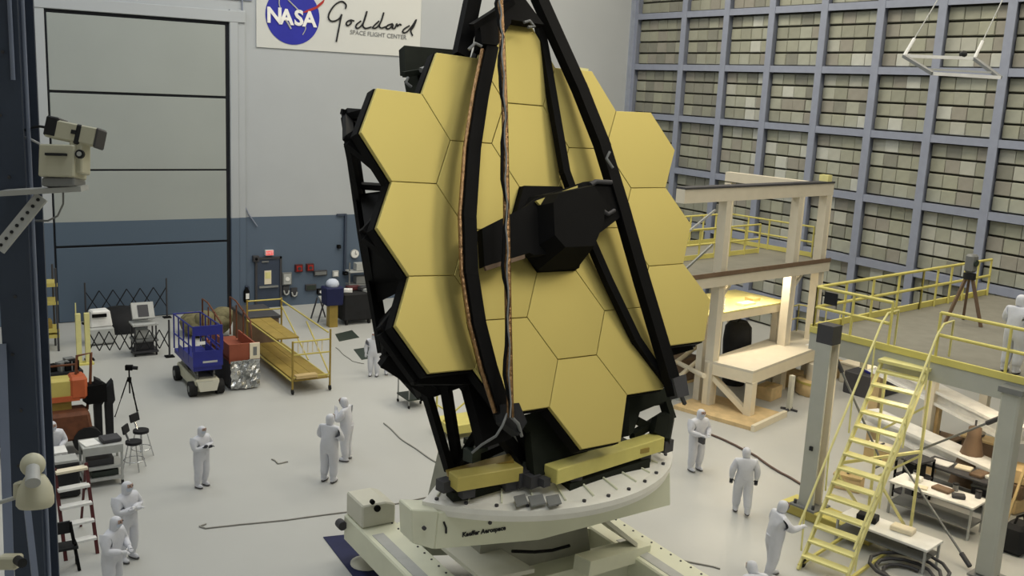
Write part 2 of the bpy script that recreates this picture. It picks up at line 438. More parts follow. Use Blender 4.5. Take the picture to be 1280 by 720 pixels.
for (st, w) in (([(178, -20), (176, 30), (190, 75)], .028), ([(245, 0), (290, 45), (335, 90)], .03), ([(225, 150), (250, 190), (266, 220)], .04), ([(372, 180), (378, 220), (355, 265)], .02)):
    m_ = MB(); stroke(m_, st, w); m_.build('emblem_orbit', 'light_grey', bn)
for ch, (a, b), sz in (('N', (140, 122), 1.0), ('A', (232, 135), 1.0), ('S', (326, 142), 1.0), ('A', (408, 152), 1.0)):
    p = cr(a, b, WY-.085)
    text_mesh('emblem_letter', ch, .86, p, (1, 0, 0), (0, 0, 1), 'white', bn, .015, .028)
STROKES = [[(682, 66), (686, 36), (655, 10), (610, 30), (572, 75), (552, 125), (566, 156), (600, 160), (636, 140), (654, 108)], [(654, 108), (642, 160), (632, 215), (622, 265), (612, 318)],
           [(722, 152), (696, 164), (688, 186), (704, 193), (726, 174), (722, 152), (748, 160)], [(800, 160), (768, 185), (762, 210), (788, 210), (822, 165), (846, 85), (826, 150), (815, 195), (835, 215), (880, 205)],
           [(938, 160), (905, 190), (890, 212), (918, 210), (950, 170), (974, 95), (958, 150), (940, 195), (955, 213), (990, 202)],
           [(1042, 180), (1005, 192), (992, 215), (1018, 216), (1045, 186), (1040, 214), (1058, 216)], [(1058, 216), (1074, 180), (1078, 200), (1095, 184), (1108, 192)],
           [(1170, 195), (1130, 220), (1118, 245), (1148, 244), (1192, 195), (1222, 148), (1200, 205), (1180, 235), (1194, 272)]]
for st in STROKES:
    b = MB(); stroke(b, st, .035); b.build('script_letter', 'ink', bn)
p = cr(935, 266, WY-.06)
text_mesh('small_lettering', 'SPACE FLIGHT CENTER', .26, p, (1, 0, -.02), (.02, 0, 1), 'ink_grey', bn, .006)

# ------------------------------------------------------------------ the telescope
CEN = Vector((10.24453, 15.24457, 7.44377))
U = Vector((0.9925179, 0.11552354, -0.03952873)); Vv = Vector((0.01454522, -0.43330488, -0.90113002)); N = Vector((0.12122972, -0.89381273, 0.43174317))
SEG, KC = .9388, .01377
def L(u, v, n): return CEN + U*u + Vv*v + N*n
def LPx(x, y, n):
    r = ray(x, y); t = ((CEN+N*n)-CP).dot(N)/r.dot(N); return CP + r*t
tel = thing('space_telescope', 'tall space telescope with gold hexagonal mirror segments and black struts', 'telescope', (10.2, 15.8, 3.1))
segs = [(-2, j) for j in (-1, 0, 1)] + [(2, j) for j in (-1, 0, 1)] + [(s, j) for s in (-1, 1) for j in (-1.5, -.5, .5, 1.5)] + [(0, j) for j in (-2, -1, 1, 2)]
bp = MB()
for (i, j) in segs:
    cu, cv = 1.5*i*SEG, math.sqrt(3)*j*SEG
    n0 = KC*(cu*cu+cv*cv); gu, gv = 2*KC*cu, 2*KC*cv
    nrm = (N - U*gu - Vv*gv).normalized(); c = L(cu, cv, n0)
    a = (U - nrm*U.dot(nrm)).normalized(); b = nrm.cross(a)
    if b.dot(Vv) < 0: b = -b
    hexa = lambda r, h: [c + a*math.cos(k*PI/3)*r + b*math.sin(k*PI/3)*r + nrm*h for k in range(6)]
    r = SEG-.005
    vs = hexa(r-.008, .0) + hexa(r, -.008) + hexa(r, -.07)
    fs = [tuple(range(6))] + [(k, (k+1) % 6, 6+(k+1) % 6, 6+k) for k in range(6)] + [(6+k, 6+(k+1) % 6, 12+(k+1) % 6, 12+k) for k in range(6)] + [tuple(range(12, 18))]
    MB().add(vs, fs).build('mirror_segment', 'gold', tel)
    vs = hexa(SEG+.02, -.09) + hexa(SEG+.02, -.28)
    bp.add(vs, [tuple(range(6)), tuple(range(6, 12))] + [(k, (k+1) % 6, 6+(k+1) % 6, 6+k) for k in range(6)])
bp.build('backplane', 'black', tel)
# rear frame: black lattice seen beside the left column of segments, mirrored on the other side
def side_frame(sg):
    b = MB()
    rear = [L(sg*u, v, n) for (u, v, n) in ((-2.9, -2.65, -1.5), (-2.98, -.45, -1.5), (-3.0, 1.75, -1.5), (-2.5, 2.6, -1.3))]
    for p, q in zip(rear[:-1], rear[1:]): b.bar(p, q, .22, .12, N)
    fr = [L(sg*u, v, -.2) for (u, v) in ((-2.36, -2.44), (-3.76, -1.63), (-2.82, -.81), (-3.76, 0), (-2.82, .81), (-3.76, 1.63), (-3.29, 2.44), (-2.3, 2.55))]
    for p, q in zip(fr[:-1], fr[1:]): b.bar(p, q, .2, .14, N)
    def lr(t):
        t *= 2; i = min(int(t), 1); return rear[i].lerp(rear[i+1], t-i)
    for t, k in ((0, 1), (.3, 2), (.36, 1), (.5, 3), (.62, 4), (.7, 3), (1, 5), (.9, 4)): b.bar(lr(t), fr[k], .17, .1, N)
    b.bar(rear[0], fr[0], .2, .12); b.bar(rear[3], fr[6], .2, .12); b.bar(rear[3], fr[7], .2)
    for t0, t1, k, kk in ((.34, .52, 2, 3), (.55, .72, 3, 4), (.62, .8, 4, 4), (.9, 1.0, 5, 5)):
        b.prism([lr(t0), lr(t1), fr[kk], fr[k]], N*.04)
    b.bar(rear[0]+Vector((-.12, 0, .1)), rear[0]+Vector((.2, 0, .02)), .1)
    b.build('rear_frame', 'black', tel)
side_frame(1); side_frame(-1)
b = MB()
for v in (-2.65, -.45, 1.75): b.bar(L(-2.95, v, -1.5), L(2.95, v, -1.5), .25, .25, N)
for u in (-1.4, 0, 1.4): b.bar(L(u, -2.65, -1.5), L(u, 2.6, -1.4), .22, .22, N)
for u, v in ((-1.4, -2.4), (1.4, -2.4), (-1.4, 2.4), (1.4, 2.4), (0, 0), (-2.8, 0), (2.8, 0)): b.bar(L(u, v, -1.5), L(u, v, -.25), .2)
b.build('rear_truss', 'black_soft', tel)
# instrument box behind the top and the pale panel on the other side
ib = MB(); A, B, Cc, Dd = L(-1.92, -3.80, -.7), L(-.5, -3.85, -.7), L(-.5, -3.05, -.7), L(-2.0, -3.28, -.7)
ib.prism([A, B, Cc, Dd], -N*.2)
E1 = [L(-1.9, -3.2, -.5), L(-.6, -3.2, -.5), L(-.6, -2.3, -.5), L(-1.9, -2.4, -.5)]; ib.prism(E1, -N*.45)
ib.bar(L(-2.2, -3.1, -.5), L(-1.3, -3.28, -.4), .1)
ib.build('instrument_box', 'black_green', tel)
MB().tube([L(-1.95, -3.12, -.3), L(-1.6, -3.26, -.3), L(-1.2, -3.12, -.3), L(-.9, -3.18, -.3)], .05).tube([L(-2.18, -3.0, -.4), L(-2.25, -2.9, -.4), L(-2.15, -2.82, -.4)], .03).build('cable_harness', 'mid_grey', tel)
pb = [LPx(x, y, -.7) for (x, y) in ((708, 82), (736, 86), (733, 96), (708, 94))]
MB().prism(pb, -N*.3).build('pale_panel', 'yellow_pale', tel)
# struts
def strut(pts, w, h, name='strut', m='black'):
    b = MB()
    for p, q in zip(pts[:-1], pts[1:]):
        d = (q-p).normalized(); b.bar(p-d*w*.3, q+d*w*.3, w, h, N)
    return b.build(name, m, tel)
ln = [(612, 62, .36), (600, 120, .38), (590, 185, .4), (584, 270, .42), (586, 340, .42), (596, 405, .4), (610, 460, .38), (628, 516, .34)]
s1 = strut([LPx(*q) for q in ln], .25, .2)
rn = [(672, -6, .38), (697, 50, .38), (725, 112, .4), (752, 180, .42), (777, 262, .42), (802, 350, .4), (826, 430, .38), (843, 488, .34)]
s2 = strut([LPx(*q) for q in rn], .28, .2)
tn = [(675, 36, .16), (682, 75, .16), (693, 140, .17), (706, 215, .18), (735, 295, .18), (760, 352, .17), (795, 425, .16), (831, 478, .16)]
strut([LPx(*q) for q in tn], .17, .14, 'thin_strut')
la = [LPx(597, -30, .2), LPx(577, 66, .0)]
strut(la, .28, .2)
# foil-wrapped harness tube in front
pn = [(624, -20, .75), (627, 40, .75), (631, 140, .78), (633, 260, .8), (635, 380, .75), (638, 522, .62)]
hp = MB().tube([LPx(*q) for q in pn], .06, 8).build('harness_tube', 'foil', tel)
qs = []
for i in range(40):
    t = i/39.0; k = t*(len(pn)-1); i0 = min(int(k), len(pn)-2); f = k-i0
    x, y, n = [pn[i0][c]+(pn[i0+1][c]-pn[i0][c])*f for c in range(3)]
    qs.append(LPx(x+1.2*math.sin(i*1.7), y, n+.1))
MB().tube(qs, .015, 5).build('wire', 'mid_grey', tel)
qs = [q + U*.05*math.cos(i*.8)-N*.06 for i, q in enumerate(qs)]
MB().tube(qs, .03, 5).build('wire', 'black', tel)
ql = [LPx(q[0]-9, q[1], q[2]+.02) for q in ln]
MB().tube(ql, .04, 6).build('strut_harness', 'foil', tel)
# top junction plates and hub
b = MB()
b.prism([LPx(*q, .3) for q in ((592, 32), (619, 8), (632, 0), (632, 34), (615, 62), (596, 60))], N*.18)
b.prism([LPx(*q, .3) for q in ((632, -5), (645, -2), (673, 36), (650, 33), (632, 30))], N*.18)
b.prism([LPx(*q, .1) for q in ((594, 30), (612, 45), (606, 72), (592, 66))], N*.2)
b.bar(LPx(600, -25, .35), LPx(676, -25, .35), .4, .3, N); b.bar(LPx(590, 34, .45), LPx(640, 2, .5), .12)
b.build('strut_junction', 'black', tel)
MB().cyl(LPx(648, -48, .2), LPx(648, -48, .9), .42, n=6, sm=False).build('secondary_hub', 'black_soft', tel)
MB().tube([LPx(655, 28, .55), LPx(662, 26, .56), (LPx(668, 33, .55)), LPx(660, 34, .55)], .03).tube([LPx(586, 62, .4), LPx(594, 54, .45), LPx(602, 58, .45)], .03).tube([LPx(762, 190, .6), LPx(758, 198, .6), LPx(766, 210, .6)], .03).build('bracket_fitting', 'mid_grey', tel)
# aft optics box in the central hole
b = MB()
hx = lambda r, n, dv=0, sq=1: [L(r*math.cos(k*PI/3), dv+sq*r*math.sin(k*PI/3), n) for k in range(6)]
h0, h1 = hx(SEG*1.0, -.1), hx(SEG*.98, .12)
b.add(h0+h1, [tuple(range(6)), tuple(range(6, 12))] + [(k, (k+1) % 6, 6+(k+1) % 6, 6+k) for k in range(6)])
tw = [LPx(*q, .12) for q in ((652, 262), (662, 246), (722, 233), (741, 262), (738, 296), (722, 335), (672, 338), (654, 318))]
tp = [CEN + (p-CEN-N*.12)*.72 + N*.8 for p in tw]
k8 = len(tw)
b.add(tw+tp, [tuple(range(k8)), tuple(range(k8, 2*k8))] + [(k, (k+1) % k8, k8+(k+1) % k8, k8+k) for k in range(k8)])
b.build('aft_optics_box', 'black', tel)
b = MB()
poly = [(596, 289), (650, 262), (664, 251), (722, 231), (766, 226), (772, 272), (738, 298), (726, 318), (660, 322), (655, 319), (599, 336)]
b.prism([LPx(*q, .30) for q in poly], N*.16)
b.build('cross_arm', 'black', tel)
MB().prism([LPx(*q, .47) for q in ((668, 252), (720, 233), (720, 238), (674, 258))], N*.05).build('edge_strip', 'yellow_beam', tel)
MB().prism([LPx(*q, .47) for q in ((604, 334), (654, 319), (654, 324), (606, 339))], N*.05).build('edge_strip', 'brown', tel)
MB().tube([LPx(740, 266, .52), LPx(752, 262, .54), LPx(760, 268, .54), LPx(768, 263, .52)], .04).tube([LPx(764, 228, .5), LPx(745, 227, .5), LPx(738, 231, .5)], .05).build('bracket_fitting', 'dark_grey', tel)
# lower supports
b = MB(); nn = -.55
def lp(x, y, n=nn): return LPx(x, y, n)
b.bar(lp(527, 470), P(562, 588, 3.3), .14, .14); b.bar(lp(556, 476), P(573, 584, 3.3), .16, .14)
b.bar(lp(575, 478), lp(628, 548), .14, .12); b.bar(P(570, 584, 3.3), lp(602, 530), .11, .11)
b.bar(P(562, 586, 3.3), P(640, 552, 3.6), .15, .15)
b.bar(lp(625, 540), P(655, 580, 3.3), .22, .2); b.bar(lp(648, 535), P(664, 578, 3.4), .14, .14)
b.bar(lp(480, 450), lp(598, 470), .22, .2)
b.bar(lp(478, 450), lp(540, 490), .24, .2)
b.prism([lp(*q) for q in ((484, 432), (497, 436), (520, 462), (536, 480), (480, 458))], -N*.12)
b.prism([lp(*q, -.35) for q in ((583, 472), (600, 468), (640, 520), (640, 548), (606, 560), (596, 520))], -N*.25)
b.build('support_leg', 'black', tel)
b = MB()
b.prism([lp(*q, -.4) for q in ((641, 522), (690, 510), (735, 562), (738, 578), (690, 592), (668, 594), (663, 540))], -N*.2)
b.build('support_plate', 'black_green', tel); b = MB()
b.prism([lp(*q, -.35) for q in ((787, 490), (826, 480), (836, 500), (800, 515), (792, 540), (786, 545))], -N*.25)
b.bar(lp(826, 486), lp(838, 524), .18); b.bar(lp(790, 505), lp(836, 498), .16); b.bar(lp(795, 525), lp(832, 545), .16); b.bar(lp(836, 520), P(830, 552, 3.4), .22)
b.bar(lp(790, 545), lp(830, 520), .14)
b.prism([lp(*q, -.3) for q in ((822, 520), (836, 520), (833, 548), (818, 540))], -N*.15)
b.build('support_bracket', 'black_green', tel)
MB().prism([LPx(*q, .3) for q in ((832, 476), (848, 470), (852, 496), (838, 500))], N*.2).bar(LPx(845, 480, .4), LPx(856, 505, .2), .06).build('strut_foot', 'dark_grey', tel)
MB().prism([LPx(*q, .3) for q in ((618, 508), (640, 506), (650, 530), (640, 546), (620, 530))], N*.2).build('strut_foot', 'black_soft', tel)
MB().tube([LPx(634, 517, .6), LPx(628, 532, .62), LPx(620, 545, .5), LPx(602, 556, .3), LPx(590, 566, .1)], .022).tube([LPx(638, 520, .6), LPx(648, 530, .6), LPx(652, 545, .4)], .03).build('loose_cable', 'mid_grey', tel)
for (x, y, s) in ((600, 557, .2), (590, 568, .22), (652, 530, .14), (655, 582, .3)): MB().box(P(x, y, 3.7 if y < 575 else 3.3), (s, s, s), .3).build('equipment_block', 'green_dark', tel)

# ------------------------------------------------------------------ the turnover fixture under it
RC, RZ, RR = Vector((10.12, 16.4, 0)), 3.0, 3.48
fx = thing('turntable_fixture', 'white steel turntable fixture on outrigger beams carrying the telescope', 'fixture', (10.2, 15.6, 0))
b = MB(); n = 60
prof = [(RR-.75, RZ-.12), (RR-.75, RZ+.14), (RR-.22, RZ), (RR, RZ-.02), (RR, RZ-.12), (RR-.05, RZ-.24), (RR-.6, RZ-.26)]
A0, A1 = math.radians(217), math.radians(333)
def arcpt(r, a, z): return Vector((RC.x+r*math.cos(a), RC.y+r*math.sin(a), z))
vs = [arcpt(r, A0+(A1-A0)*i/n, z) for (r, z) in prof for i in range(n+1)]
m = len(prof); n1 = n+1
b.add(vs, [(j*n1+i, j*n1+i+1, ((j+1) % m)*n1+i+1, ((j+1) % m)*n1+i) for j in range(m) for i in range(n)] + [tuple(j*n1 for j in range(m)), tuple(j*n1+n for j in range(m))])
rg = b.build('ring', 'fixture_ring', fx)
for k in range(40):
    a = 2*PI*(k+.5)/40
    p = RC + Vector((math.cos(a)*(RR-.14), math.sin(a)*(RR-.14), RZ-.02))
    if A0+.03 < a < A1-.03: MB().cyl(p, p+Vector((0, 0, .05)), .035, n=6, sm=False).build('bolt', 'dark_grey', rg)
for k in range(36):
    a = 2*PI*k/36; ca, sa = math.cos(a), math.sin(a)
    if A0 < a < A1:
        p0 = RC+Vector((ca*(RR-.73), sa*(RR-.73), RZ+.15)); p1 = RC+Vector((ca*(RR-.24), sa*(RR-.24), RZ+.012))
        MB().bar(p0, p1, .03, .05).build('gusset', 'fixture_white', rg)
for (x0, x1) in ((646, 660), (664, 682), (686, 702)):
    pa, pb_, pc, pd = P(x0, 634, RZ+.06), P(x1, 630, RZ+.06), P(x1-4, 619, RZ+.12), P(x0-4, 622, RZ+.12)
    MB().prism([pa, pb_, pc, pd], (0, 0, .025)).build('grey_window', 'mid_grey', rg)
# upper beam with lettering
BY = 14.0
def by(x, y): return PY(x, y, BY)
bt0, bt1 = 2.86, 2.02
b = MB()
b.prism([(7.5, BY, bt0), (12.62, BY, bt0-.12), (12.7, BY, bt1), (9.6, BY, bt1-.1), (7.45, BY, 2.2)], (0, .6, 0))
bm_ = b.build('upper_beam', 'fixture_white', fx, bevel=.02)
MB().prism([(7.06, BY+.15, 2.94), (7.5, BY-.01, 2.9), (7.45, BY-.01, 2.2), (7.1, BY+.15, 2.32)], (.0, .5, 0)).build('end_block', 'fixture_white', fx, bevel=.02)
text_mesh('lettering', 'Kaeffer Aerospace', .117, by(605, 664)+Vector((0, -.012, 0)), (1, 0, -.05), (.05, 0, 1), 'ink', bm_, .004, .004)
MB().tube([by(554, 652)+Vector((0, -.02, 0)), by(557, 659)+Vector((0, -.02, 0)), by(557, 666)+Vector((0, -.02, 0))], .018).build('arrow_mark', 'ink', bm_)
for (x, y) in ((612, 653), (530, 660), (790, 624)): 
    p = by(x, y); MB().cyl(p+Vector((0, .02, 0)), p+Vector((0, -.03, 0)), .035, n=8).build('bolt', 'dark_grey', bm_)
MB().tube([by(640, 689), by(668, 690), by(690, 688), by(712, 682)], .03).build('hose', 'black', bm_)
# pedestal
b = MB(); b.box((10.1, 16.0, 1.9), (2.6, 2.4, 1.9), 0, None, .8); b.box((10.6, 15.6, 2.78), (2.6, 1.8, .3))
b.build('pedestal', 'fixture_grey', fx)
MB().bb(9.4, 12.4, 14.9, 16.6, 2.93, 3.06).build('top_table', 'black_green', fx)
# outrigger beams along the depth of the hall
for (xc, ya, yb, nm) in ((8.05, 10.5, 18.45, 0), (12.42, 9.8, 16.1, 1)):
    b = MB(); b.bb(xc-.42, xc+.42, ya, yb, .42, 1.0); ob = b.build('outrigger_beam', 'fixture_white', fx, bevel=.03)
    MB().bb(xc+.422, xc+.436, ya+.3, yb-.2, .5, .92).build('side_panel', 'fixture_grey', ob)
    MB().bb(xc-.30, xc-.06, ya+.4, yb-1.2, 1.0, 1.012).build('top_panel', 'light_grey', ob)
    bb = MB()
    for k in range(int((yb-ya)/.3)): bb.cyl((xc+.3, ya+.2+k*.3, .995), (xc+.3, ya+.2+k*.3, 1.015), .022, n=6, sm=False)
    bb.build('bolt_row', 'dark_grey', ob)
    for y in ((ya+.6, yb-.5) if nm == 0 else (ya+.6, yb-.4)):
        MB().lathe((xc-.1, y, .0), [(.34, .03), (.34, .06), (.12, .12), (.1, .44)], 20).build('foot_pad', 'white_paint', ob)
e = MB(); e.prism([(7.68, 18.45, 1.0), (8.42, 18.45, 1.0), (8.42, 18.45, 1.42), (8.2, 18.45, 1.5), (7.68, 18.45, 1.5)], (0, -.85, 0))
eb = e.build('end_box', 'white_paint', fx, bevel=.03)
for (x, y, r) in ((465, 627, .05), (471, 635, .07)):
    p = PY(x, y, 17.6); MB().cyl(p+Vector((0, .02, 0)), p+Vector((0, -.05, 0)), r, n=10).build('socket', 'black', eb)
MB().cyl((7.55, 18.5, .8), (7.55, 18.3, .8), .1, n=10).build('tow_ring', 'dark_grey', fx)
for (x0, y0, x1, y1_) in ((8.4, 14.6, 12.1, 14.6), (8.4, 17.4, 12.1, 15.9)):
    MB().bar((x0, y0, .72), (x1, y1_, .72), .55, .5).build('cross_beam', 'fixture_white', fx)
MB().prism([P(546, 682, 1.35), P(604, 678, 1.35), P(668, 716, 1.35), P(604, 730, 1.35)], (0, 0, .08)).build('cover_plate', 'white_paint', fx)
MB().prism([(11.2, 14.2, 1.9), (12.1, 14.2, 1.15), (12.1, 15.2, 1.15), (11.2, 15.2, 1.9)], (0, 0, .1)).build('sloped_plate', 'white_paint', fx)
MB().bar((12.4, 14.4, .98), (10.6, 14.0, 1.2), .4, .3).build('diagonal_beam', 'fixture_white', fx)
# yellow spreader beams on the ring
for (xa, ya, xb, yb, w, m) in ((566, 602, 648, 588, .26, 'yellow_beam'), (688, 593, 822, 552, .28, 'yellow'), ):
    p, q = P(xa, ya, 3.42), P(xb, yb, 3.42)
    yb_ = MB().bar(p, q, .34, w).build('spreader_beam', m, fx, bevel=.015)
    for f in (.2, .85): MB().bar(p.lerp(q, f)-Vector((0, 0, .3)), p.lerp(q, f), .24).build('foot_block', 'dark_grey', yb_)
p = P(795, 560, 3.42)
MB().box(p+Vector((0, -.18, 0)), (.34, .02, .09)).build('plate_label', 'olive', fx)
MB().bar(P(560, 596, 3.3), P(640, 575, 3.55), .3, .14).build('spreader_back', 'olive', fx)
b = MB(); b.bar(P(562, 618, 3.1), P(640, 606, 3.1), .3, .16); b.bar(P(700, 606, 3.1), P(800, 575, 3.1), .5, .2)
b.build('base_skid', 'black_green', fx)
for (x, y, s) in ((556, 606, .22), (650, 596, .3), (664, 600, .24), (680, 602, .16), (830, 556, .26)): MB().box(P(x, y, 3.3), (s, s, s*.9), .2).build('clamp_block', 'dark_grey', fx)
# blue floor mat
q = [P(404, 672), P(500, 662), P(560, 720), P(442, 722)]
tag(MB().prism(q, (0, 0, .02)).build('floor_mat', 'mat_blue'), 'dark blue mat on the floor under the fixture foot', 'mat')
PART2 = True

# ------------------------------------------------------------------ people in cleanroom suits
def skin_body(verts, edges, radii):
    me = bpy.data.meshes.new('tmp'); me.from_pydata(verts, edges, [])
    ob = bpy.data.objects.new('tmp_body', me); COL.objects.link(ob)
    md = ob.modifiers.new('skin', 'SKIN'); md.use_smooth_shade = True
    if not me.skin_vertices: me.skin_vertices.new()
    sv = me.skin_vertices[0].data
    for i, r in enumerate(radii):
        sv[i].radius = r if isinstance(r, tuple) else (r, r); sv[i].use_root = (i == 0)
    sb = ob.modifiers.new('sub', 'SUBSURF'); sb.levels = 2; sb.render_levels = 2
    dg = bpy.context.evaluated_depsgraph_get()
    out = bpy.data.meshes.new_from_object(ob.evaluated_get(dg))
    bpy.data.objects.remove(ob)
    for p in out.polygons: p.use_smooth = True
    return out
ARM = {'down': ((-.03, .29, 1.16), (.05, .31, .90)), 'crossed': ((.06, .29, 1.16), (.25, -.05, 1.20)), 'front': ((.06, .29, 1.15), (.30, .12, 1.12)),
       'reach': ((.22, .24, 1.22), (.48, .16, 1.28)), 'hip': ((-.1, .38, 1.18), (.1, .25, 1.05)), 'face': ((.16, .27, 1.18), (.24, .08, 1.42))}
def person(label, foot, top_px, heading, armL='down', armR='down', lean=0.0, gloves='glove_white', step=0.0, suit='suit', h=None, sit=False, headturn=0.0, loc=None, bag=False):
    base = P(*foot) if loc is None else Vector(loc)
    if h is None: h = max(1.6, min(1.92, tallz(base, *top_px)))
    k = h/1.80
    t = thing('person', label, 'person', base, heading, 'people in white cleanroom suits')
    hipz = .93 if not sit else .58
    def up(p):   # lean the upper body about the hips
        x, y, z = p; z -= .93
        return (x*math.cos(lean)+z*math.sin(lean), y, hipz - x*math.sin(lean)+z*math.cos(lean))
    vs, ed, rd = [], [], []
    def av(p, r, par=None):
        vs.append(tuple(c*k for c in p)); rd.append(r*k if not isinstance(r, tuple) else (r[0]*k, r[1]*k))
        if par is not None: ed.append((par, len(vs)-1))
        return len(vs)-1
    pel = av(up((0, 0, .95)), (.205, .185))
    sp = av(up((0, 0, 1.15)), (.205, .18), pel); ch = av(up((.0, 0, 1.34)), (.205, .165), sp)
    nk = av(up((.01, 0, 1.485)), .10, ch); hb = av(up((.03, 0, 1.58)), (.115, .12), nk); hd = av(up((.035, 0, 1.68)), (.12, .13), hb); av(up((.02, 0, 1.765)), .07, hd)
    wr_ = []
    for sgn, pose in ((1, armL), (-1, armR)):
        e, w = ARM[pose]
        sh = av(up((0, sgn*.22, 1.39)), .11, ch); el = av(up((e[0], sgn*e[1]*1.08, e[2])), .092, sh); wv = up((w[0], sgn*w[1], w[2] + (.04 if sgn > 0 and pose == 'crossed' else 0)))
        av(wv, .06, el); wr_.append((Vector(vs[el])/k, Vector(wv), sgn))
    ank = []
    for sgn in (1, -1):
        st = step*sgn
        if not sit:
            hp = av((0, sgn*.115, .84), .15, pel); kn = av((.03+st*.5, sgn*.125, .48), .125, hp); an = av((-.02+st, sgn*.13, .13+abs(min(st, 0))*.25), .10, kn)
        else:
            hp = av((.05, sgn*.11, .55), .12, pel); kn = av((.42, sgn*.14, .52), .095, hp); an = av((.40, sgn*.14, .12), .07, kn)
        ank.append(Vector(vs[an])/k)
    me = skin_body(vs, ed, rd); me.materials.append(MATS[suit]); me.name = 'coverall'
    o = bpy.data.objects.new('coverall', me); COL.objects.link(o); o.parent = t
    # face and mask on the hood
    hc = Vector(up((.035, 0, 1.665)))*k; q = Matrix.Rotation(headturn, 3, 'Z') @ Matrix.Rotation(lean, 3, 'Y')
    f = MB().ball(hc, .13*k, (1, .88, 1.1), 8, 5, q, (-.15, .45), (-.75, .75)); f.ball(hc+q@Vector((.13*k, 0, 0)), .018*k, (1, .8, 1.5), 6, 4)
    fo = f.build('face', 'skin', t, True)
    for sy in (-1, 1): MB().ball(hc+q@Vector((.125*k, sy*.036*k, .03*k)), .014*k, (1, 1.2, .8), 6, 4).build('eye', 'ink', fo, True)
    MB().ball(hc, .136*k, (1, .92, 1.1), 8, 4, q, (-.85, -.06), (-.85, .85)).build('face_mask', 'mask', t, True)
    MB().lathe(Vector(up((0, 0, .98)))*k, [(.17*k, -.02*k), (.18*k, 0), (.17*k, .02*k)], 16, axis=up((0, 0, 1.5))).build('belt', suit, t, True)
    # gloves: palm, four fingers, thumb
    for (el, wv, sgn) in wr_:
        d = (wv-el).normalized(); side = Vector((0, sgn, 0)); side = (side-d*side.dot(d)).normalized(); nr = d.cross(side)
        b = MB(); w0 = wv*k
        b.tube([w0-d*.03*k, w0+d*.03*k, w0+d*.085*k], [.042*k, .046*k, .042*k], 8)
        for i, (off, ln_) in enumerate(((-.033, .062), (-.011, .075), (.011, .07), (.033, .055))):
            p0 = w0+d*.075*k+side*off*k; p1 = p0+d*ln_*.55*k+nr*.004*k; p2 = p1+d*ln_*.4*k-nr*sgn*.025*k
            b.tube([p0, p1, p2], [.0125*k, .0115*k, .009*k], 5)
        p0 = w0+d*.02*k-side*.035*k
        b.tube([p0, p0+d*.03*k-side*.03*k, p0+d*.065*k-side*.035*k], [.015*k, .013*k, .01*k], 5)
        b.build('glove', gloves, t, True)
    for a in ank:
        z0 = max(0, a.z-.12)*k
        ft = MB(); ax, ay = a.x*k, a.y*k
        ft.ball((ax+.05*k, ay, z0+.055*k), .1*k, (1.5, .58, .55), 10, 6); ft.cyl((ax, ay, z0+.05*k), (ax+.005, ay, z0+.2*k), .075*k, .08*k, 10)
        bt = ft.build('boot', suit, t, True)
        MB().ball((ax+.05*k, ay, z0+.018*k), .105*k, (1.5, .6, .16), 10, 4).build('sole', 'shoe_sole', bt, True)
    if bag:
        w = wr_[1][1]*k
        MB().box(w+Vector((.02, 0, -.12*k)), (.2, .08, .16)).build('pouch', 'dark_grey', t, True)
    return t
TOCAM = math.atan2(-math.cos(YAW), -math.sin(YAW)); RIGHT = math.atan2(-math.sin(YAW), math.cos(YAW)); AWAY = TOCAM+PI; LEFT = RIGHT+PI
person('person in white suit with folded arms standing alone on open floor facing telescope', (252, 608), (246, 533), RIGHT-.5, 'crossed', 'crossed', gloves='glove_dark')
person('person in wide white suit seen from behind with both hands in front', (411, 602), (404, 516), AWAY-.35, 'front', 'front')
person('person in white suit bending head over hands facing a colleague seen from behind', (433, 575), (427, 495), LEFT-.15, 'face', 'front', .08)
person('person in white suit facing the room on floor beside the telescope rear frame', (467, 470), (465, 414), TOCAM, 'down', 'down')
person('person in white suit half hidden behind the telescope black rear frame', (487, 468), (484, 410), TOCAM+.2, 'front', 'down')
person('person in white suit holding a dark pouch on floor beside the fixture ring', (868, 588), (871, 508), TOCAM+.5, 'front', 'front', .05, bag=True)
person('person in white suit with dark gloves walking away past the telescope', (926, 642), (935, 558), AWAY-.1, 'down', 'down', 0, 'glove_dark', .14)
person('person in white suit leaning forward at the yellow base beam', (962, 722), (975, 632), RIGHT+.2, 'front', 'reach', .14, 'glove_white', .1, h=1.8)
person('person in white suit with folded arms standing near the stepladder', (160, 700), (152, 613), RIGHT-.45, 'crossed', 'crossed', h=1.78)
person('person in white suit with bowed head in front of the arm-folding watcher', (141, 748), (148, 658), RIGHT-.2, 'front', 'front', .12, h=1.75)
person('person in white suit sitting behind the blue steel pillar', (66, 588), (64, 530), RIGHT-.9, 'front', 'front', .15, h=1.72, sit=True)
person('person in white suit with dark gloves stooping forward near the fixture outrigger beam', (932, 822), (938, 700), AWAY+.3, 'reach', 'reach', .5, 'glove_dark', h=1.7, loc=V2(P(938, 703, 1.5)-Vector((math.cos(AWAY+.3), math.sin(AWAY+.3), 0))*.42, 0))

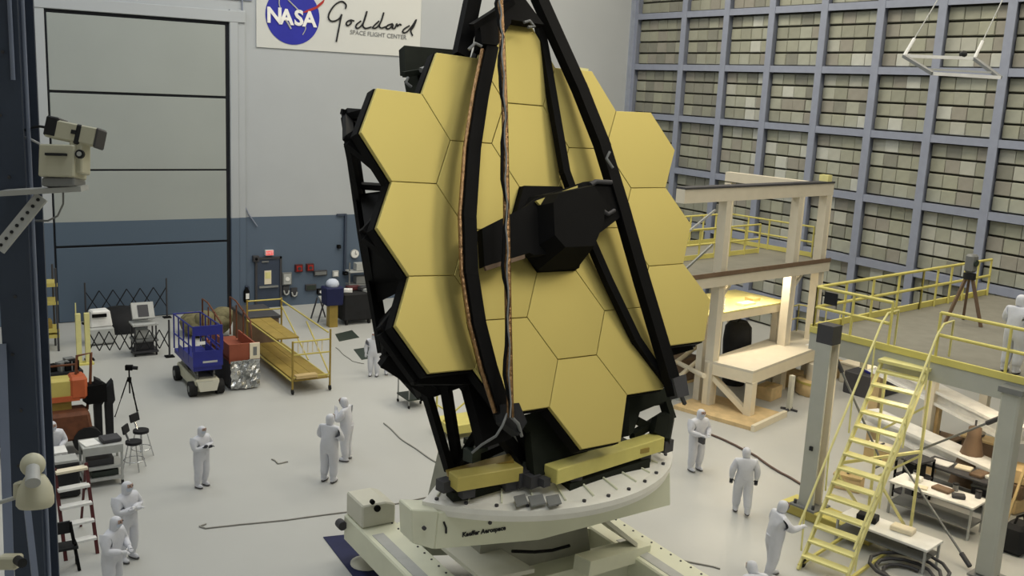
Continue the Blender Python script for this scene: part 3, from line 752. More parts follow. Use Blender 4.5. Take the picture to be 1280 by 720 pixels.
# ------------------------------------------------------------------ equipment on the far floor
def wheel(b, c, r, w, ax=(1, 0, 0)):
    c = Vector(c); a = Vector(ax).normalized()*w/2; b.cyl(c-a, c+a, r, n=14); return b
def rails(t, corners, z0, z1, m, r=.025, mids=1, closed=True, name='guard_rail', posts=True, per=0):
    pts = [Vector((c[0], c[1], 0)) for c in corners]; n = len(pts)
    for i in range(n if closed else n-1):
        p, q = pts[i], pts[(i+1) % n]
        for k in range(mids+1):
            z = z1-(z1-z0)*k/(mids+1)
            MB().cyl(V2(p, z), V2(q, z), r, n=6).build(name, m, t)
        if per:
            for j in range(1, per): 
                c = p.lerp(q, j/per); MB().cyl(V2(c, z0), V2(c, z1), r*.9, n=6).build('post', m, t)
    if posts:
        for p in pts: MB().cyl(V2(p, z0), V2(p, z1), r*1.1, n=6).build('post', m, t)
# blue scissor lift
x0, x1, y0, y1 = 7.5, 8.42, 30.35, 32.9
t = thing('scissor_lift', 'small scissor lift with deep blue guard cage on cream chassis', 'lift', ((x0+x1)/2, (y0+y1)/2, 0))
ch = MB().bb(x0+.08, x1-.08, y0+.1, y1-.1, .18, .55).build('chassis', 'cam_cream', t, bevel=.04)
MB().prism([(x0+.2, y0+.1, .2), (x1-.2, y0+.1, .2), (x1-.12, y0+.1, .5), (x0+.12, y0+.1, .5)], (0, -.12, 0)).build('nose_plate', 'white_paint', ch)
for (x, y) in ((x0+.04, y0+.3), (x1-.04, y0+.3), (x0+.04, y1-.35), (x1-.04, y1-.35)):
    w_ = wheel(MB(), (x, y, .24), .24, .22).build('wheel', 'rubber', t); wheel(MB(), (x, y, .24), .1, .24).build('hub', 'mid_grey', w_)
for k in range(2):
    z = .58+.13*k
    for sx in (x0+.2, x1-.2):
        b = MB(); b.bar((sx, y0+.3, z), (sx, y1-.3, z+.11), .05, .08); b.bar((sx, y1-.3, z), (sx, y0+.3, z+.11), .05, .08); b.build('scissor_arm', 'mid_grey', t)
MB().bb(x0+.02, x1-.02, y0+.05, y1-.05, .86, 1.0).build('platform', 'blue', t)
cg = MB().bb(x0, x1, y0, y0+.05, 1.0, 1.5).build('cage_front', 'blue', t); MB().bb(x0, x1, y0, y0+.05, 2.0, 2.3).build('cage_top_panel', 'blue', t)
for x in (x0+.03, x1-.03): MB().bb(x-.05, x+.05, y0, y0+.05, 1.5, 2.0).build('cage_post', 'blue', t)
MB().bar((x0+.45, y0+.02, 1.95), (x0+.85, y0+.02, 1.5), .05).build('cage_brace', 'blue', t)
MB().bb(x0+.12, x0+.38, y0-.01, y0, 1.72, 1.82).build('warning_sticker', 'white', t)
MB().bb(x0+.3, x0+.75, y0-.012, y0, 1.12, 1.18).build('maker_plate', 'light_grey', t)
for x in (x0+.03, x1-.03):
    MB().bb(x-.015, x+.015, y0+.05, y1-.6, 1.0, 1.28).build('side_plate', 'blue', t)
    for z in (1.6, 2.25): MB().cyl((x, y0, z), (x, y1, z-.1), .025, n=6).build('guard_rail', 'blue', t)
    for k in range(1, 5): 
        y = y0+(y1-y0)*k/4; MB().cyl((x, y, 1.0), (x, y, 2.24-.025*k), .025, n=6).build('post', 'blue', t)
MB().cyl((x0, y1, 2.15), (x1, y1, 2.15), .025, n=6).build('guard_rail', 'blue', t)
# foil skirted orange lift
x0, x1, y0, y1 = 8.75, 9.7, 30.65, 34.2
t = thing('foil_wrapped_lift', 'long lift with red-orange body and silver foil wrapped front', 'lift', ((x0+x1)/2, (y0+y1)/2, 0))
MB().bb(x0, x1, y0+.1, y1, .06, .95).build('body', 'dark_grey', t, bevel=.03)
b = MB(); nx, nz = 9, 8
vs = [(x0+(x1-x0)*i/nx+random.uniform(-.03, .03), y0+random.uniform(-.06, .08), .05+.95*j/nz) for j in range(nz+1) for i in range(nx+1)]
b.add(vs, [(j*(nx+1)+i, j*(nx+1)+i+1, (j+1)*(nx+1)+i+1, (j+1)*(nx+1)+i) for j in range(nz) for i in range(nx)])
b.build('foil_wrap', 'silver_foil', t)
b = MB(); b.bb(x0-.02, x1+.02, y0+.12, y1-.6, .95, 1.05); b.bb(x0-.02, x1+.02, y0+.08, y0+.14, .9, 1.52); b.bb(x0-.02, x0+.03, y0+.12, y1-1.2, 1.0, 1.5); b.bb(x1-.03, x1+.02, y0+.12, y1-1.2, 1.0, 1.4)
b.build('upper_body', 'brick_red', t)
MB().bb(x1-.32, x1+.0, y0+.02, y0+.08, 1.0, 1.52).build('document_holder', 'cream', t); MB().bb(x1-.22, x1-.1, y0+.01, y0+.02, 1.12, 1.4).build('printed_sheet', 'mid_grey', t)
for x in (x0, x1):
    MB().tube([(x, y0+.9, 1.45), (x, y0+1.0, 2.0), (x, y1-.9, 2.35), (x, y1-.2, 2.35), (x, y1-.2, 1.0)], .03).build('guard_rail', 'rust', t)
    for y in (y0+1.8, y0+2.6): MB().cyl((x, y, 1.0), (x, y, 2.22), .025, n=6).build('post', 'rust', t)
for (x, y) in ((x0+.1, y0+.4), (x1-.1, y0+.4), (x0+.1, y1-.4), (x1-.1, y1-.4)): wheel(MB(), (x, y, .08), .08, .1).build('caster', 'rubber', t)
# khaki draped equipment behind
c = P(262, 425); b = MB()
for i in range(7):
    b.ball(c+Vector((random.uniform(-.7, .7), random.uniform(.2, 1.6), random.uniform(.35, .8))), random.uniform(.35, .5), (1.1, 1.1, random.uniform(.8, 1.1)), 9, 6)
b.ball(c+Vector((0, .8, .45)), .8, (1.1, 1, .62), 12, 7)
tag(b.build('draped_equipment', 'khaki'), 'lumpy equipment under a crumpled khaki drape behind the lifts', 'equipment')
# dark crate
x0, x1, y0, y1 = 10.62, 11.8, 35.0, 36.9
t = thing('shipping_crate', 'tall dark grey crate with flat lid behind the yellow scaffold', 'crate', ((x0+x1)/2, (y0+y1)/2, 0))
MB().bb(x0, x1, y0, y1, .06, 1.2).build('body', 'brown', t, bevel=.02); MB().bb(x0-.04, x1+.04, y0-.04, y1+.04, 1.2, 1.32).build('lid', 'dark_grey', t, bevel=.02)
for x in (x0+.1, x1-.1): MB().bb(x-.08, x+.08, y0, y1, 0, .06).build('runner', 'dark_grey', t)
# yellow rolling scaffold
x0, x1, y0, y1 = 10.42, 11.68, 29.6, 34.4
t = thing('rolling_scaffold', 'long yellow rolling scaffold with olive plank deck and raised rear rail', 'scaffold', ((x0+x1)/2, (y0+y1)/2, 0))
for (x, y, h) in ((x0, y0, 1.75), (x1, y0, 2.05), (x0, y1, 2.1), (x1, y1, 2.1)):
    MB().cyl((x, y, .16), (x, y, h), .035, n=8).build('upright', 'olive', t)
    cst = MB().cyl((x, y, .14), (x, y, .22), .03, n=8).build('caster_stem', 'dark_grey', t); wheel(MB(), (x, y, .09), .09, .05).build('wheel', 'rubber', cst)
for k in range(3):
    xa = x0+.06+(x1-x0-.12)*k/3; xb = x0+.06+(x1-x0-.12)*(k+1)/3-.015
    MB().bb(xa, xb, y0, y1, .42, .47).build('plank', 'olive', t)
for k in range(2):
    xa = x0+.06+.4*k; MB().bb(xa, xa+.39, y0+1.8, y1, 1.35, 1.4).build('plank', 'olive', t)
for (p, q) in (((x0, y0, .55), (x1, y0, .55)), ((x0, y0, 1.3), (x1, y0, 1.3)), ((x0, y0, 1.72), (x1, y0, 1.72)), ((x0, y1, 2.05), (x1, y1, 2.05)), ((x0, y1, 1.7), (x1, y1, 1.7)), ((x0, y0, .42), (x0, y1, .42)), ((x1, y0, .42), (x1, y1, .42)), ((x0, y0, 1.36), (x0, y1, 1.36)), ((x1, y0+.2, 1.9), (x1, y1, 2.0)), ((x1, y0, .5), (x1, y0+2.2, 1.8)), ((x1, y0+2.0, .5), (x1, y1, 1.8))):
    MB().cyl(p, q, .028, n=6).build('rail', 'yellow_beam', t)
for k in range(6):
    x = x0+.2+k*.16; MB().bar((x, y0+.05, 1.34), (x, y0+.05, 1.68), .05, .03).build('slat', 'cream', t)
MB().bb(x0+.1, x1-.45, y0-.1, y0+.15, .52, .62).build('step', 'wood', t)
# tripod with camera
def tripod(label, base, top, hgt, name='camera_tripod', cat='tripod', mm='black'):
    t = thing(name, label, cat, base)
    c = Vector(base)
    for k in range(3):
        a = -PI/2+.35+k*2*PI/3; f = c+Vector((math.cos(a)*.42, math.sin(a)*.42, .01)); h0 = c+Vector((math.cos(a)*.05, math.sin(a)*.05, hgt*.72))
        lg = MB().cyl(f, f.lerp(h0, .55), .014, n=6).cyl(f.lerp(h0, .5), h0, .02, n=6).build('leg', mm, t)
        MB().ball(f+Vector((0, 0, .015)), .024, nu=6, nv=4).build('foot', 'rubber', lg)
    MB().cyl(c+Vector((0, 0, hgt*.45)), c+Vector((0, 0, hgt*.9)), .022, n=8).build('centre_column', mm, t)
    MB().cyl(c+Vector((0, 0, hgt*.68)), c+Vector((0, 0, hgt*.76)), .06, n=8).build('crown', mm, t)
    b = MB().box(c+Vector((0, 0, hgt*.95)), (.2, .13, .14), -.4).build('camera_body', 'black', t)
    a = Vector((math.cos(-.4), math.sin(-.4), 0)); MB().cyl(c+a*.08+Vector((0, 0, hgt*.95)), c+a*.24+Vector((0, 0, hgt*.94)), .055, n=10).build('lens', 'black_soft', b)
    return t
tripod('black camera on a tall black tripod standing alone on the floor', P(163, 520), None, 1.55)
# folding accordion barriers
def accordion(p, q, n, z0, z1, label, name='folding_barrier'):
    p, q = Vector(p), Vector(q); t = thing(name, label, 'barrier', (p+q)/2)
    for e in (p, q):
        po = MB().cyl(e, V2(e, z1+.35), .035, n=8).build('end_post', 'dark_grey', t); MB().box(V2(e, .02), (.3, .3, .04)).build('base_plate', 'black', po)
    for i in range(n):
        a, b = p.lerp(q, i/n), p.lerp(q, (i+1)/n)
        MB().bar(V2(a, z0), V2(b, z1), .035, .035).build('lattice_bar', 'black_soft', t); MB().bar(V2(a, z1), V2(b, z0), .035, .035).build('lattice_bar', 'black_soft', t)
    return t
accordion(P(112, 450), P(212, 446), 8, .32, 1.0, 'black accordion barrier stretched in front of the covered machines')
accordion(Vector((6.1, 41.35, 0)), Vector((9.2, 41.35, 0)), 6, .45, 1.3, 'black accordion barrier stretched behind the covered machines')
c = P(105, 455)
t = thing('yellow_bollard', 'tall pale yellow folding post standing at the barrier end', 'post', c)
for dx in (-.14, .14): MB().box(c+Vector((dx, 0, .9)), (.16, .16, 1.75)).build('panel', 'yellow_pale', t)
MB().box(c+Vector((0, 0, .03)), (.6, .4, .06)).build('base', 'yellow', t); MB().cyl(c+Vector((-.2, 0, 1.7)), c+Vector((-.2, 0, 2.15)), .02, n=6).build('rod', 'yellow_pale', t)
# machines behind the barrier
c = P(128, 432)
t = thing('covered_machine', 'white machine on a low cart behind the barrier with dark slot', 'machine', c)
MB().box(c+Vector((0, .4, .35)), (.95, .8, .6), 0, None, .9).build('base', 'light_grey', t, bevel=.05); MB().box(c+Vector((0, .45, .95)), (.8, .6, .62), .1, None, .8).build('head', 'white', t, bevel=.05)
MB().box(c+Vector((-.05, .12, 1.1)), (.5, .06, .12)).build('slot', 'black', t)
c = V2(P(143, 402), 0); c.y = 39.5; b = MB()
b.lathe(c+Vector((0, .6, 0)), [(1.0, .0), (1.02, .3), (.9, .62), (.5, .82), (.15, .88)], 18); b.ball(c+Vector((.5, .5, .4)), .5, (1.1, 1, .9), 10, 6)
tag(b.build('tarp_mound', 'black_soft'), 'low round mound under a black tarp behind the white machine', 'tarp')
c = P(183, 445)
t = thing('instrument_cart', 'grey wheeled instrument cart with tilted screen at the barrier', 'cart', c)
for dx in (-.36, .36):
    for dy in (.05, .65): MB().cyl(c+Vector((dx, dy, .1)), c+Vector((dx, dy, 1.15)), .03, n=6).build('leg', 'dark_grey', t); wheel(MB(), c+Vector((dx, dy, .06)), .06, .05).build('caster', 'rubber', t)
for z, m in ((.15, 'dark_grey'), (.55, 'mid_grey'), (1.12, 'light_grey')): MB().box(c+Vector((0, .35, z)), (.85, .75, .06)).build('shelf', m, t)
MB().box(c+Vector((0, .4, .36)), (.6, .5, .34)).build('module', 'dark_grey', t); MB().box(c+Vector((-.05, .4, .75)), (.4, .4, .3)).build('module', 'light_grey', t)
sc = MB().box(c+Vector((0, .45, 1.55)), (.75, .14, .6), ax=(Vector((1, 0, 0)), Vector((0, .85, -.5)).normalized(), Vector((0, .5, .85)).normalized())).build('screen_housing', 'light_grey', t)
MB().box(c+Vector((0, .37, 1.57)), (.36, .02, .44), ax=(Vector((1, 0, 0)), Vector((0, .85, -.5)).normalized(), Vector((0, .5, .85)).normalized())).build('screen', 'dark_grey', sc)
# blue bin, sawhorse, black cart and floor panels near the wall
c = P(402, 400)
t = thing('sawhorse', 'small dark folding sawhorse by the slate wall', 'sawhorse', c)
MB().bar(c+Vector((-.1, -.45, .9)), c+Vector((.1, .45, .9)), .16, .08).build('top_bar', 'light_grey', t)
for s_ in (-1, 1):
    for e in (-.4, .4): MB().bar(c+Vector((s_*.32, e, 0)), c+Vector((s_*.05, e, .88)), .05).build('leg', 'dark_grey', t)
c = P(415, 408)
t = thing('blue_bin', 'slate blue bin with a pale bag on top standing on a stub post', 'bin', c)
MB().box(c+Vector((0, 0, .5)), (.35, .35, 1.0)).build('stand', 'olive', t); MB().box(c+Vector((0, 0, 1.3)), (.72, .6, .75), 0, None, 1.08).build('bin_body', 'mat_blue', t, bevel=.04)
MB().ball(c+Vector((0, 0, 1.78)), .28, (1, 1, .8), 10, 6).build('bag', 'mask', t)
c = P(447, 405)
t = thing('black_trolley', 'bulky black trolley piled with dark gear beside the blue bin', 'trolley', c)
MB().box(c+Vector((0, .4, .75)), (1.35, 1.0, 1.2), 0, None, 1.05).build('body', 'black_soft', t, bevel=.08)
for dx, dy, z, s_, m in ((-.4, .2, 1.42, .3, 'white'), (.35, .3, 1.45, .34, 'dark_grey'), (0, .5, 1.45, .4, 'dark_red'), (.45, .1, 1.4, .26, 'light_grey')): MB().box(c+Vector((dx, dy, z)), (s_*1.4, s_, .12), dx).build('load', m, t)
for dx in (-.5, .5): wheel(MB(), c+Vector((dx, 0, .12)), .12, .08).build('caster', 'rubber', t)
for q, lb in ((((419, 418), (440, 413), (449, 422), (424, 427)), 'dark square hatch mat on the floor near the black trolley'), (((442, 437), (462, 434), (468, 447), (452, 450)), 'dark rubber mat on the floor behind the suited person')):
    tag(MB().prism([P(*k) for k in q], (0, 0, .015)).build('rubber_mat', 'green_dark'), lb, 'mat')
c = P(458, 384)
t = thing('wall_rack', 'grey rack of light boxes standing by the slate wall behind telescope frame', 'rack', c)
for dx in (-.5, .5): MB().bar(c+Vector((dx, .8, 0)), c+Vector((dx, .8, 1.9)), .06).build('upright', 'mid_grey', t)
for z, m in ((.3, 'mid_grey'), (.9, 'mid_grey'), (1.5, 'light_grey')): MB().box(c+Vector((0, .9, z)), (1.1, .6, .05)).build('shelf', m, t); MB().box(c+Vector((.1, .9, z+.2)), (.6, .4, .32)).build('box', 'light_grey' if z > 1 else 'mid_grey', t)
# black two-shelf cart by the telescope
a, b_ = P(511, 511), P(540, 514)
t = thing('utility_cart', 'narrow dark green two-shelf cart behind the telescope legs', 'cart', (a+b_)/2)
for p in (a, b_):
    for dy in (0, .8): MB().cyl(p+Vector((0, dy, .05)), p+Vector((0, dy, 1.15)), .022, n=6).build('leg', 'metal', t); wheel(MB(), p+Vector((0, dy, .05)), .05, .04).build('caster', 'rubber', t)
for z in (.25, .85): MB().bb(a.x-.03, b_.x+.03, a.y-.03, a.y+.83, z, z+.05).build('shelf', 'green_dark', t)
# yellow step platform behind
c = P(585, 548)
t = thing('yellow_step_platform', 'low yellow step platform with handrails behind the telescope', 'step platform', c)
MB().box(c+Vector((0, .5, .3)), (1.2, 1.0, .25)).build('platform', 'yellow', t)
for dx in (-.55, .55):
    for dy in (.05, .95): MB().cyl(c+Vector((dx, dy, 0)), c+Vector((dx, dy, 1.3)), .03, n=6).build('post', 'yellow', t)
    for z in (.8, 1.28): MB().cyl(c+Vector((dx, .05, z)), c+Vector((dx, .95, z)), .025, n=6).build('rail', 'yellow', t)
MB().bar(c+Vector((-.55, .5, .45)), c+Vector((.55, .5, 1.2)), .04).build('brace', 'yellow', t)

# ------------------------------------------------------------------ near-side equipment by the blue pillar
# yellow shelf cart behind the pillar
c = P(60, 440)
t = thing('yellow_shelf_cart', 'tall yellow shelf cart standing partly behind the blue pillar', 'cart', c)
for dx in (-.55, .35):
    for dy in (0, .8): MB().cyl(c+Vector((dx, dy, 0)), c+Vector((dx, dy, 3.0)), .04, n=6).build('upright', 'dark_grey', t)
for z in (.55, .75, 1.75, 2.4): MB().box(c+Vector((-.1, .4, z)), (1.0, .85, .12)).build('shelf', 'yellow_beam', t)
MB().box(c+Vector((-.1, .4, .95)), (.6, .5, .25)).build('box', 'olive', t)
# boom lift
c0, c1 = P(-60, 545), P(112, 550)
yb = 27.5
t = thing('boom_lift', 'horizontal boom of a work lift in yellow and orange with dark forks', 'boom lift', (3.0, yb, 0))
bo = MB().bb(.3, 3.75, yb-.25, yb+.25, 1.42, 1.95).build('boom', 'yellow_beam', t, bevel=.05)
MB().bb(.3, 3.8, yb-.28, yb+.28, 1.36, 1.5).build('boom_stripe', 'orange', bo); MB().bb(3.55, 4.0, yb-.3, yb+.3, 1.38, 2.0).build('boom_head', 'orange', t, bevel=.08)
MB().bb(.3, 3.6, yb-.2, yb+.2, 1.1, 1.36).build('lower_boom', 'olive', t)
MB().tube([(3.1, yb+.1, 1.95), (3.1, yb+.1, 2.25), (3.75, yb+.1, 2.25), (3.85, yb+.1, 1.95)], .03).build('hoop_rail', 'rust', t)
MB().tube([(3.75, yb, 1.9), (3.8, yb, 2.5), (4.15, yb, 2.55), (4.1, yb, 1.7), (4.0, yb, 1.0)], .04).build('bracket', 'rust', t)
for dx in (0, .28): MB().prism([(4.2+dx, yb-.1, .0), (4.36+dx, yb-.1, .0), (4.36+dx, yb-.1, 1.1), (4.42+dx, yb-.1, 1.2), (4.38+dx, yb-.1, 1.75), (4.22+dx, yb-.1, 1.85-dx), (4.18+dx, yb-.1, 1.0)], (0, .3, 0)).build('fork', 'black_soft', t)
MB().box((4.2, yb, 1.45), (.5, .4, .5), .2).build('pivot_block', 'black', t)
MB().box((3.45, yb-.2, .75), (1.25, .9, .75), 0, None, .85).build('counterweight', 'rust', t, bevel=.08)
for x in (3.0, 3.9): wheel(MB(), (x, yb-.55, .36), .36, .22, (0, 1, 0)).build('wheel', 'rubber', t)
MB().bb(1.0, 3.2, yb-.3, yb+.5, .35, .8).build('chassis', 'dark_grey', t)
# black gear pile behind boom
c = P(75, 492)
t = thing('black_gear_rack', 'heap of black camera gear on a low rack behind the yellow boom', 'rack', c)
MB().box(c+Vector((0, .2, .35)), (1.3, .7, .7), .1).build('base', 'black_soft', t)
for k in range(7):
    p = c+Vector((random.uniform(-.55, .6), random.uniform(0, .4), .8)); MB().box(p, (.28, .24, random.uniform(.2, .5)), random.uniform(0, 2)).build('gear_case', 'black' if k % 3 else 'mid_grey', t)
MB().bar(c+Vector((-.35, .2, .6)), c+Vector((-.5, .2, 1.6)), .06).bar(c+Vector((-.5, .2, 1.6)), c+Vector((-.45, .2, 1.9)), .04).build('upright_arm', 'black', t)
# grey tool cart
a, b_ = P(105, 612), P(156, 606)
xa, xb, ya = a.x, b_.x, a.y
t = thing('tool_cart', 'grey three-shelf metal tool cart standing by the tall stools', 'cart', ((xa+xb)/2, ya+.3, 0))
for x in (xa+.03, xb-.03):
    for y in (ya, ya+.62): MB().bar((x, y, .08), (x, y, 1.02), .05).build('leg', 'light_grey', t); wheel(MB(), (x, y, .06), .06, .05).build('caster', 'rubber', t)
for z in (.16, .45, .98): MB().bb(xa, xb, ya-.03, ya+.65, z, z+.06).build('shelf', 'light_grey', t)
MB().bb(xa, xb, ya-.05, ya-.03, .84, 1.04).build('front_lip', 'light_grey', t)
MB().bb(xa+.1, xb-.2, ya+.08, ya+.5, .51, .68).build('drawer_unit', 'dark_grey', t); MB().bb(xa+.2, xb-.1, ya+.08, ya+.5, .22, .36).build('drawer_unit', 'green_dark', t)
t = tag(MB().box(((xa+xb)/2+.22, ya+.3, 1.1), (.45, .4, .1), .1).build('laptop_case', 'dark_grey', None, bevel=.02), 'flat dark case lying on the grey tool cart', 'case')
tag(MB().box(((xa+xb)/2-.25, ya+.3, 1.055), (.36, .45, .03), .2).build('paper_pad', 'white', None, bevel=.005), 'white paper pad lying on the grey tool cart', 'paper pad')
# stools
def stool(px, py, ang, label):
    c = P(px, py); t = thing('lab_stool', label, 'stool', c, ang, 'tall stools by the tool cart')
    MB().cyl((0, 0, .68), (0, 0, .75), .2, n=16).build('seat', 'black_soft', t, True)
    MB().prism([(-.2, -.16, .95), (-.2, .16, .95), (-.24, .16, 1.15), (-.24, -.16, 1.15)], (.04, 0, 0)).build('backrest', 'black_soft', t, True)
    MB().bar((-.1, 0, .68), (-.22, 0, 1.0), .04).build('back_support', 'chrome', t, True)
    for k in range(4):
        a = PI/4+k*PI/2; MB().cyl((math.cos(a)*.3, math.sin(a)*.3, 0), (math.cos(a)*.14, math.sin(a)*.14, .68), .015, n=6).build('leg', 'chrome', t, True)
    b = MB(); b.tube([(math.cos(a*PI/8)*.25, math.sin(a*PI/8)*.25, .25) for a in range(17)], .012, 5); b.build('foot_ring', 'chrome', t, True)
stool(168, 586, -.6, 'tall stool with black seat nearer the tool cart')
stool(177, 571, -.9, 'tall stool with black seat standing behind another stool')
# small white-top table
c = P(72, 606)
t = thing('side_table', 'small dark side table with white top beside the blue pillar', 'table', c)
MB().box(c+Vector((0, .2, .8)), (.5, .5, .05)).build('table_top', 'white', t)
for dx in (-.2, .2):
    for dy in (0, .4): MB().bar(c+Vector((dx, dy, 0)), c+Vector((dx, dy, .78)), .05).build('leg', 'black', t)
# stepladder
f0, f1 = P(122, 692), P(96, 697); tp_ = P(80, 640)
t = thing('stepladder', 'dark red stepladder with broad white treads near the blue pillar', 'ladder', (f0+f1)/2)
H_ = 1.75; d = Vector((-.05, .75, 0)); sx = Vector((f0.x-.62, f0.y-.06, 0))-f0
for e in (f0, f0+sx):
    MB().bar(e, e+d+Vector((0, 0, H_)), .07, .04).build('side_rail', 'dark_red', t)
    MB().bar(e+d*2.0, e+d+Vector((0, 0, H_)), .05, .03).build('rear_leg', 'dark_red', t)
for k in range(1, 6):
    f = k/5.2; p = f0+d*f+Vector((0, 0, H_*f)); MB().bar(p+Vector((0, -.04, 0)), p+sx+Vector((0, -.04, 0)), .2, .05).build('tread', 'white' if k < 5 else 'cream', t)
# black folding chair and cases at the bottom
c = P(86, 716)
t = thing('folded_chair', 'black folded chair frame standing at the foot of the pillar', 'chair', c)
for s_ in (-.2, .2): MB().bar(c+Vector((s_, 0, 0)), c+Vector((s_-.1, .3, .95)), .05).build('frame_leg', 'black', t); MB().bar(c+Vector((s_, .35, 0)), c+Vector((s_-.05, .05, .6)), .05).build('frame_leg', 'black', t)
MB().bar(c+Vector((-.28, .18, .5)), c+Vector((.2, .18, .5)), .35, .05).build('seat', 'black_soft', t); MB().bar(c+Vector((-.3, .3, .85)), c+Vector((.1, .3, .85)), .05, .25).build('backrest', 'black_soft', t)
c = P(88, 622)
t = thing('equipment_case', 'dark equipment case standing between the side table and stepladder', 'case', c)
MB().box(c+Vector((-.05, .2, .45)), (.55, .5, .85)).build('body', 'black_soft', t, bevel=.04); MB().box(c+Vector((-.05, .2, .9)), (.5, .45, .06)).build('lid', 'light_grey', t)

# floor cables
def cable(pts, r, m, label):
    q = [P(*p) + Vector((0, 0, r)) for p in pts]; b = MB(); out = []
    for i in range(len(q)-1):
        for k in range(6): out.append(q[i].lerp(q[i+1], k/6)+Vector((math.sin((i*6+k)*.7)*.02, math.cos((i*6+k)*.5)*.02, 0)))
    out.append(q[-1]); b.tube(out, r, 5)
    return tag(b.build('floor_cable', m), label, 'cable')
cable([(258, 656), (250, 658), (256, 662), (300, 656), (360, 651), (430, 641), (500, 630), (560, 617)], .018, 'cable', 'thin grey cable lying across the open floor to the fixture')
cable([(890, 545), (920, 558), (945, 572), (975, 592), (1004, 608)], .035, 'cable_red', 'thick brown cable lying on the floor towards the grey column')
cable([(480, 530), (500, 548), (525, 566), (548, 580)], .02, 'cable', 'dotted thin cable on the floor beside the telescope legs')
cable([(420, 435), (428, 442), (440, 452), (455, 455)], .015, 'cable', 'thin wire on the floor near the rubber mats')
cable([(800, 685), (850, 700), (900, 712)], .02, 'cable', 'pale wire on the floor beside the outrigger beam')
cable([(340, 575), (348, 580), (360, 578)], .02, 'cable', 'short stray wire on the open floor')

# ------------------------------------------------------------------ blue pillar with its cameras
pc = PD(30, 360, 6.0); pz0, pz1 = 0, CEIL
t = thing('steel_pillar', 'dark blue steel pillar with web and flanges carrying two cameras', 'pillar', (pc.x, pc.y, 0))
ax, ay = Vector((math.cos(.25-YAW), math.sin(.25-YAW), 0)), Vector((-math.sin(.25-YAW), math.cos(.25-YAW), 0))
def pbox(du, dv, w, d, z0, z1): return MB().box(Vector((pc.x, pc.y, (z0+z1)/2))+ax*du+ay*dv, (w, d, z1-z0), ax=(ax, ay, Vector((0, 0, 1))))
pbox(-.02, -.12, .17, .025, 0, CEIL).build('flange', 'pillar_blue', t); pbox(.02, .0, .02, .24, 0, CEIL).build('web', 'pillar_blue', t); pbox(0, .12, .2, .025, 0, CEIL).build('flange', 'pillar_blue', t)
e = pc+ax*.085-ay*.1; MB().cyl(V2(e, 0), V2(e, CEIL), .012, n=8).build('conduit', 'pillar_light', t)
e = pc+ax*.03-ay*.15; MB().cyl(V2(e, 9.9), V2(e, CEIL), .012, n=8).build('conduit', 'pillar_light', t)
b = MB(); 
for k in range(9): p = pc-ay*.135+ax*(-.05+.03*(k % 2)); b.cyl(V2(p, 7.6+k*.35)+ay*.01, V2(p, 7.6+k*.35)-ay*.008, .01, n=6)
b.build('bolt_heads', 'dark_grey', t)
MB().bar(PD(2, 430, 5.9), PD(14, 780, 5.7), .05, .02).build('brace', 'pillar_light', t)
MB().bar(PD(30, 600, 5.75), PD(46, 740, 5.7), .035, .02).build('brace', 'pillar_light', t)
# bracket and big security camera
D0 = 5.7
t = thing('camera_bracket', 'pale perforated steel bracket with a diagonal strut on the pillar', 'bracket', PD(30, 300, D0))
MB().bar(PD(4, 241, D0), PD(106, 235, D0), .11, .03).build('shelf_arm', 'light_grey', t)
p, q = PD(52, 246, D0), PD(-2, 312, D0-.05)
st_ = MB().bar(p, q, .075, .02, fw).build('strut', 'light_grey', t)
for k in range(8):
    c = p.lerp(q, .06+k/8.2); MB().cyl(c-fw*.011, c-fw*.016, .010, n=8).build('hole', 'ink', st_)
t = thing('security_camera', 'cream pan-tilt camera on the perforated bracket', 'security camera', PD(80, 236, D0))
cpos = PD(78, 205, D0)
def cb(px, py, w, h, d, m, name, tilt=0.0, par=None, dd=0.0, bev=.008):
    c = PD(px, py, D0+dd); r_, u_ = rt*math.cos(tilt)+dn*math.sin(tilt), -dn*math.cos(tilt)+rt*math.sin(tilt)
    return MB().box(c, (w, d, h), ax=(r_, fw, u_)).build(name, m, par or t, bevel=bev)
S_ = D0/FPX
cb(80, 229, 40*S_, 11*S_, .16, 'mid_grey', 'base')
bd = cb(79, 203, 44*S_, 40*S_, .18, 'cam_cream', 'pan_head', .03); cb(70, 193, 26*S_, 3*S_, .02, 'ink', 'slot', .03, bd, -.1, 0)
cb(100, 196, 16*S_, 44*S_, .12, 'cam_cream', 'side_arm', .0)
c = PD(101, 193, D0-.07); MB().cyl(c, c-fw*.02, 5.5*S_, n=14).build('pivot_cap', 'ink', t); MB().cyl(c-fw*.02, c-fw*.025, 3*S_, n=10).build('pivot_bolt', 'light_grey', t)
cb(94, 167, 64*S_, 23*S_, .13, 'cam_cream', 'camera_housing', .2); cb(70, 160, 16*S_, 25*S_, .135, 'ink', 'housing_end', .2); cb(103, 170, 8*S_, 25*S_, .137, 'ink', 'housing_band', .2); cb(125, 174, 3*S_, 25*S_, .135, 'dark_grey', 'lens_hood', .2)
cb(92, 165, 6*S_, 5*S_, .01, 'ink', 'label_plate', .2, None, -.068, 0)
MB().tube([PD(63, 160, D0), PD(50, 158, D0), PD(36, 160, D0+.1), PD(28, 165, D0+.3)], .008, 6).build('power_lead', 'ink', t)
MB().tube([PD(58, 200, D0), PD(50, 180, D0), PD(34, 172, D0+.1), PD(12, 172, D0+.3)], .007, 6).build('signal_lead', 'light_grey', t)
MB().tube([PD(79, 238, D0), PD(79, 255, D0), PD(72, 270, D0), PD(60, 276, D0), PD(42, 276, D0+.2)], .006, 6).build('signal_lead', 'mid_grey', t)
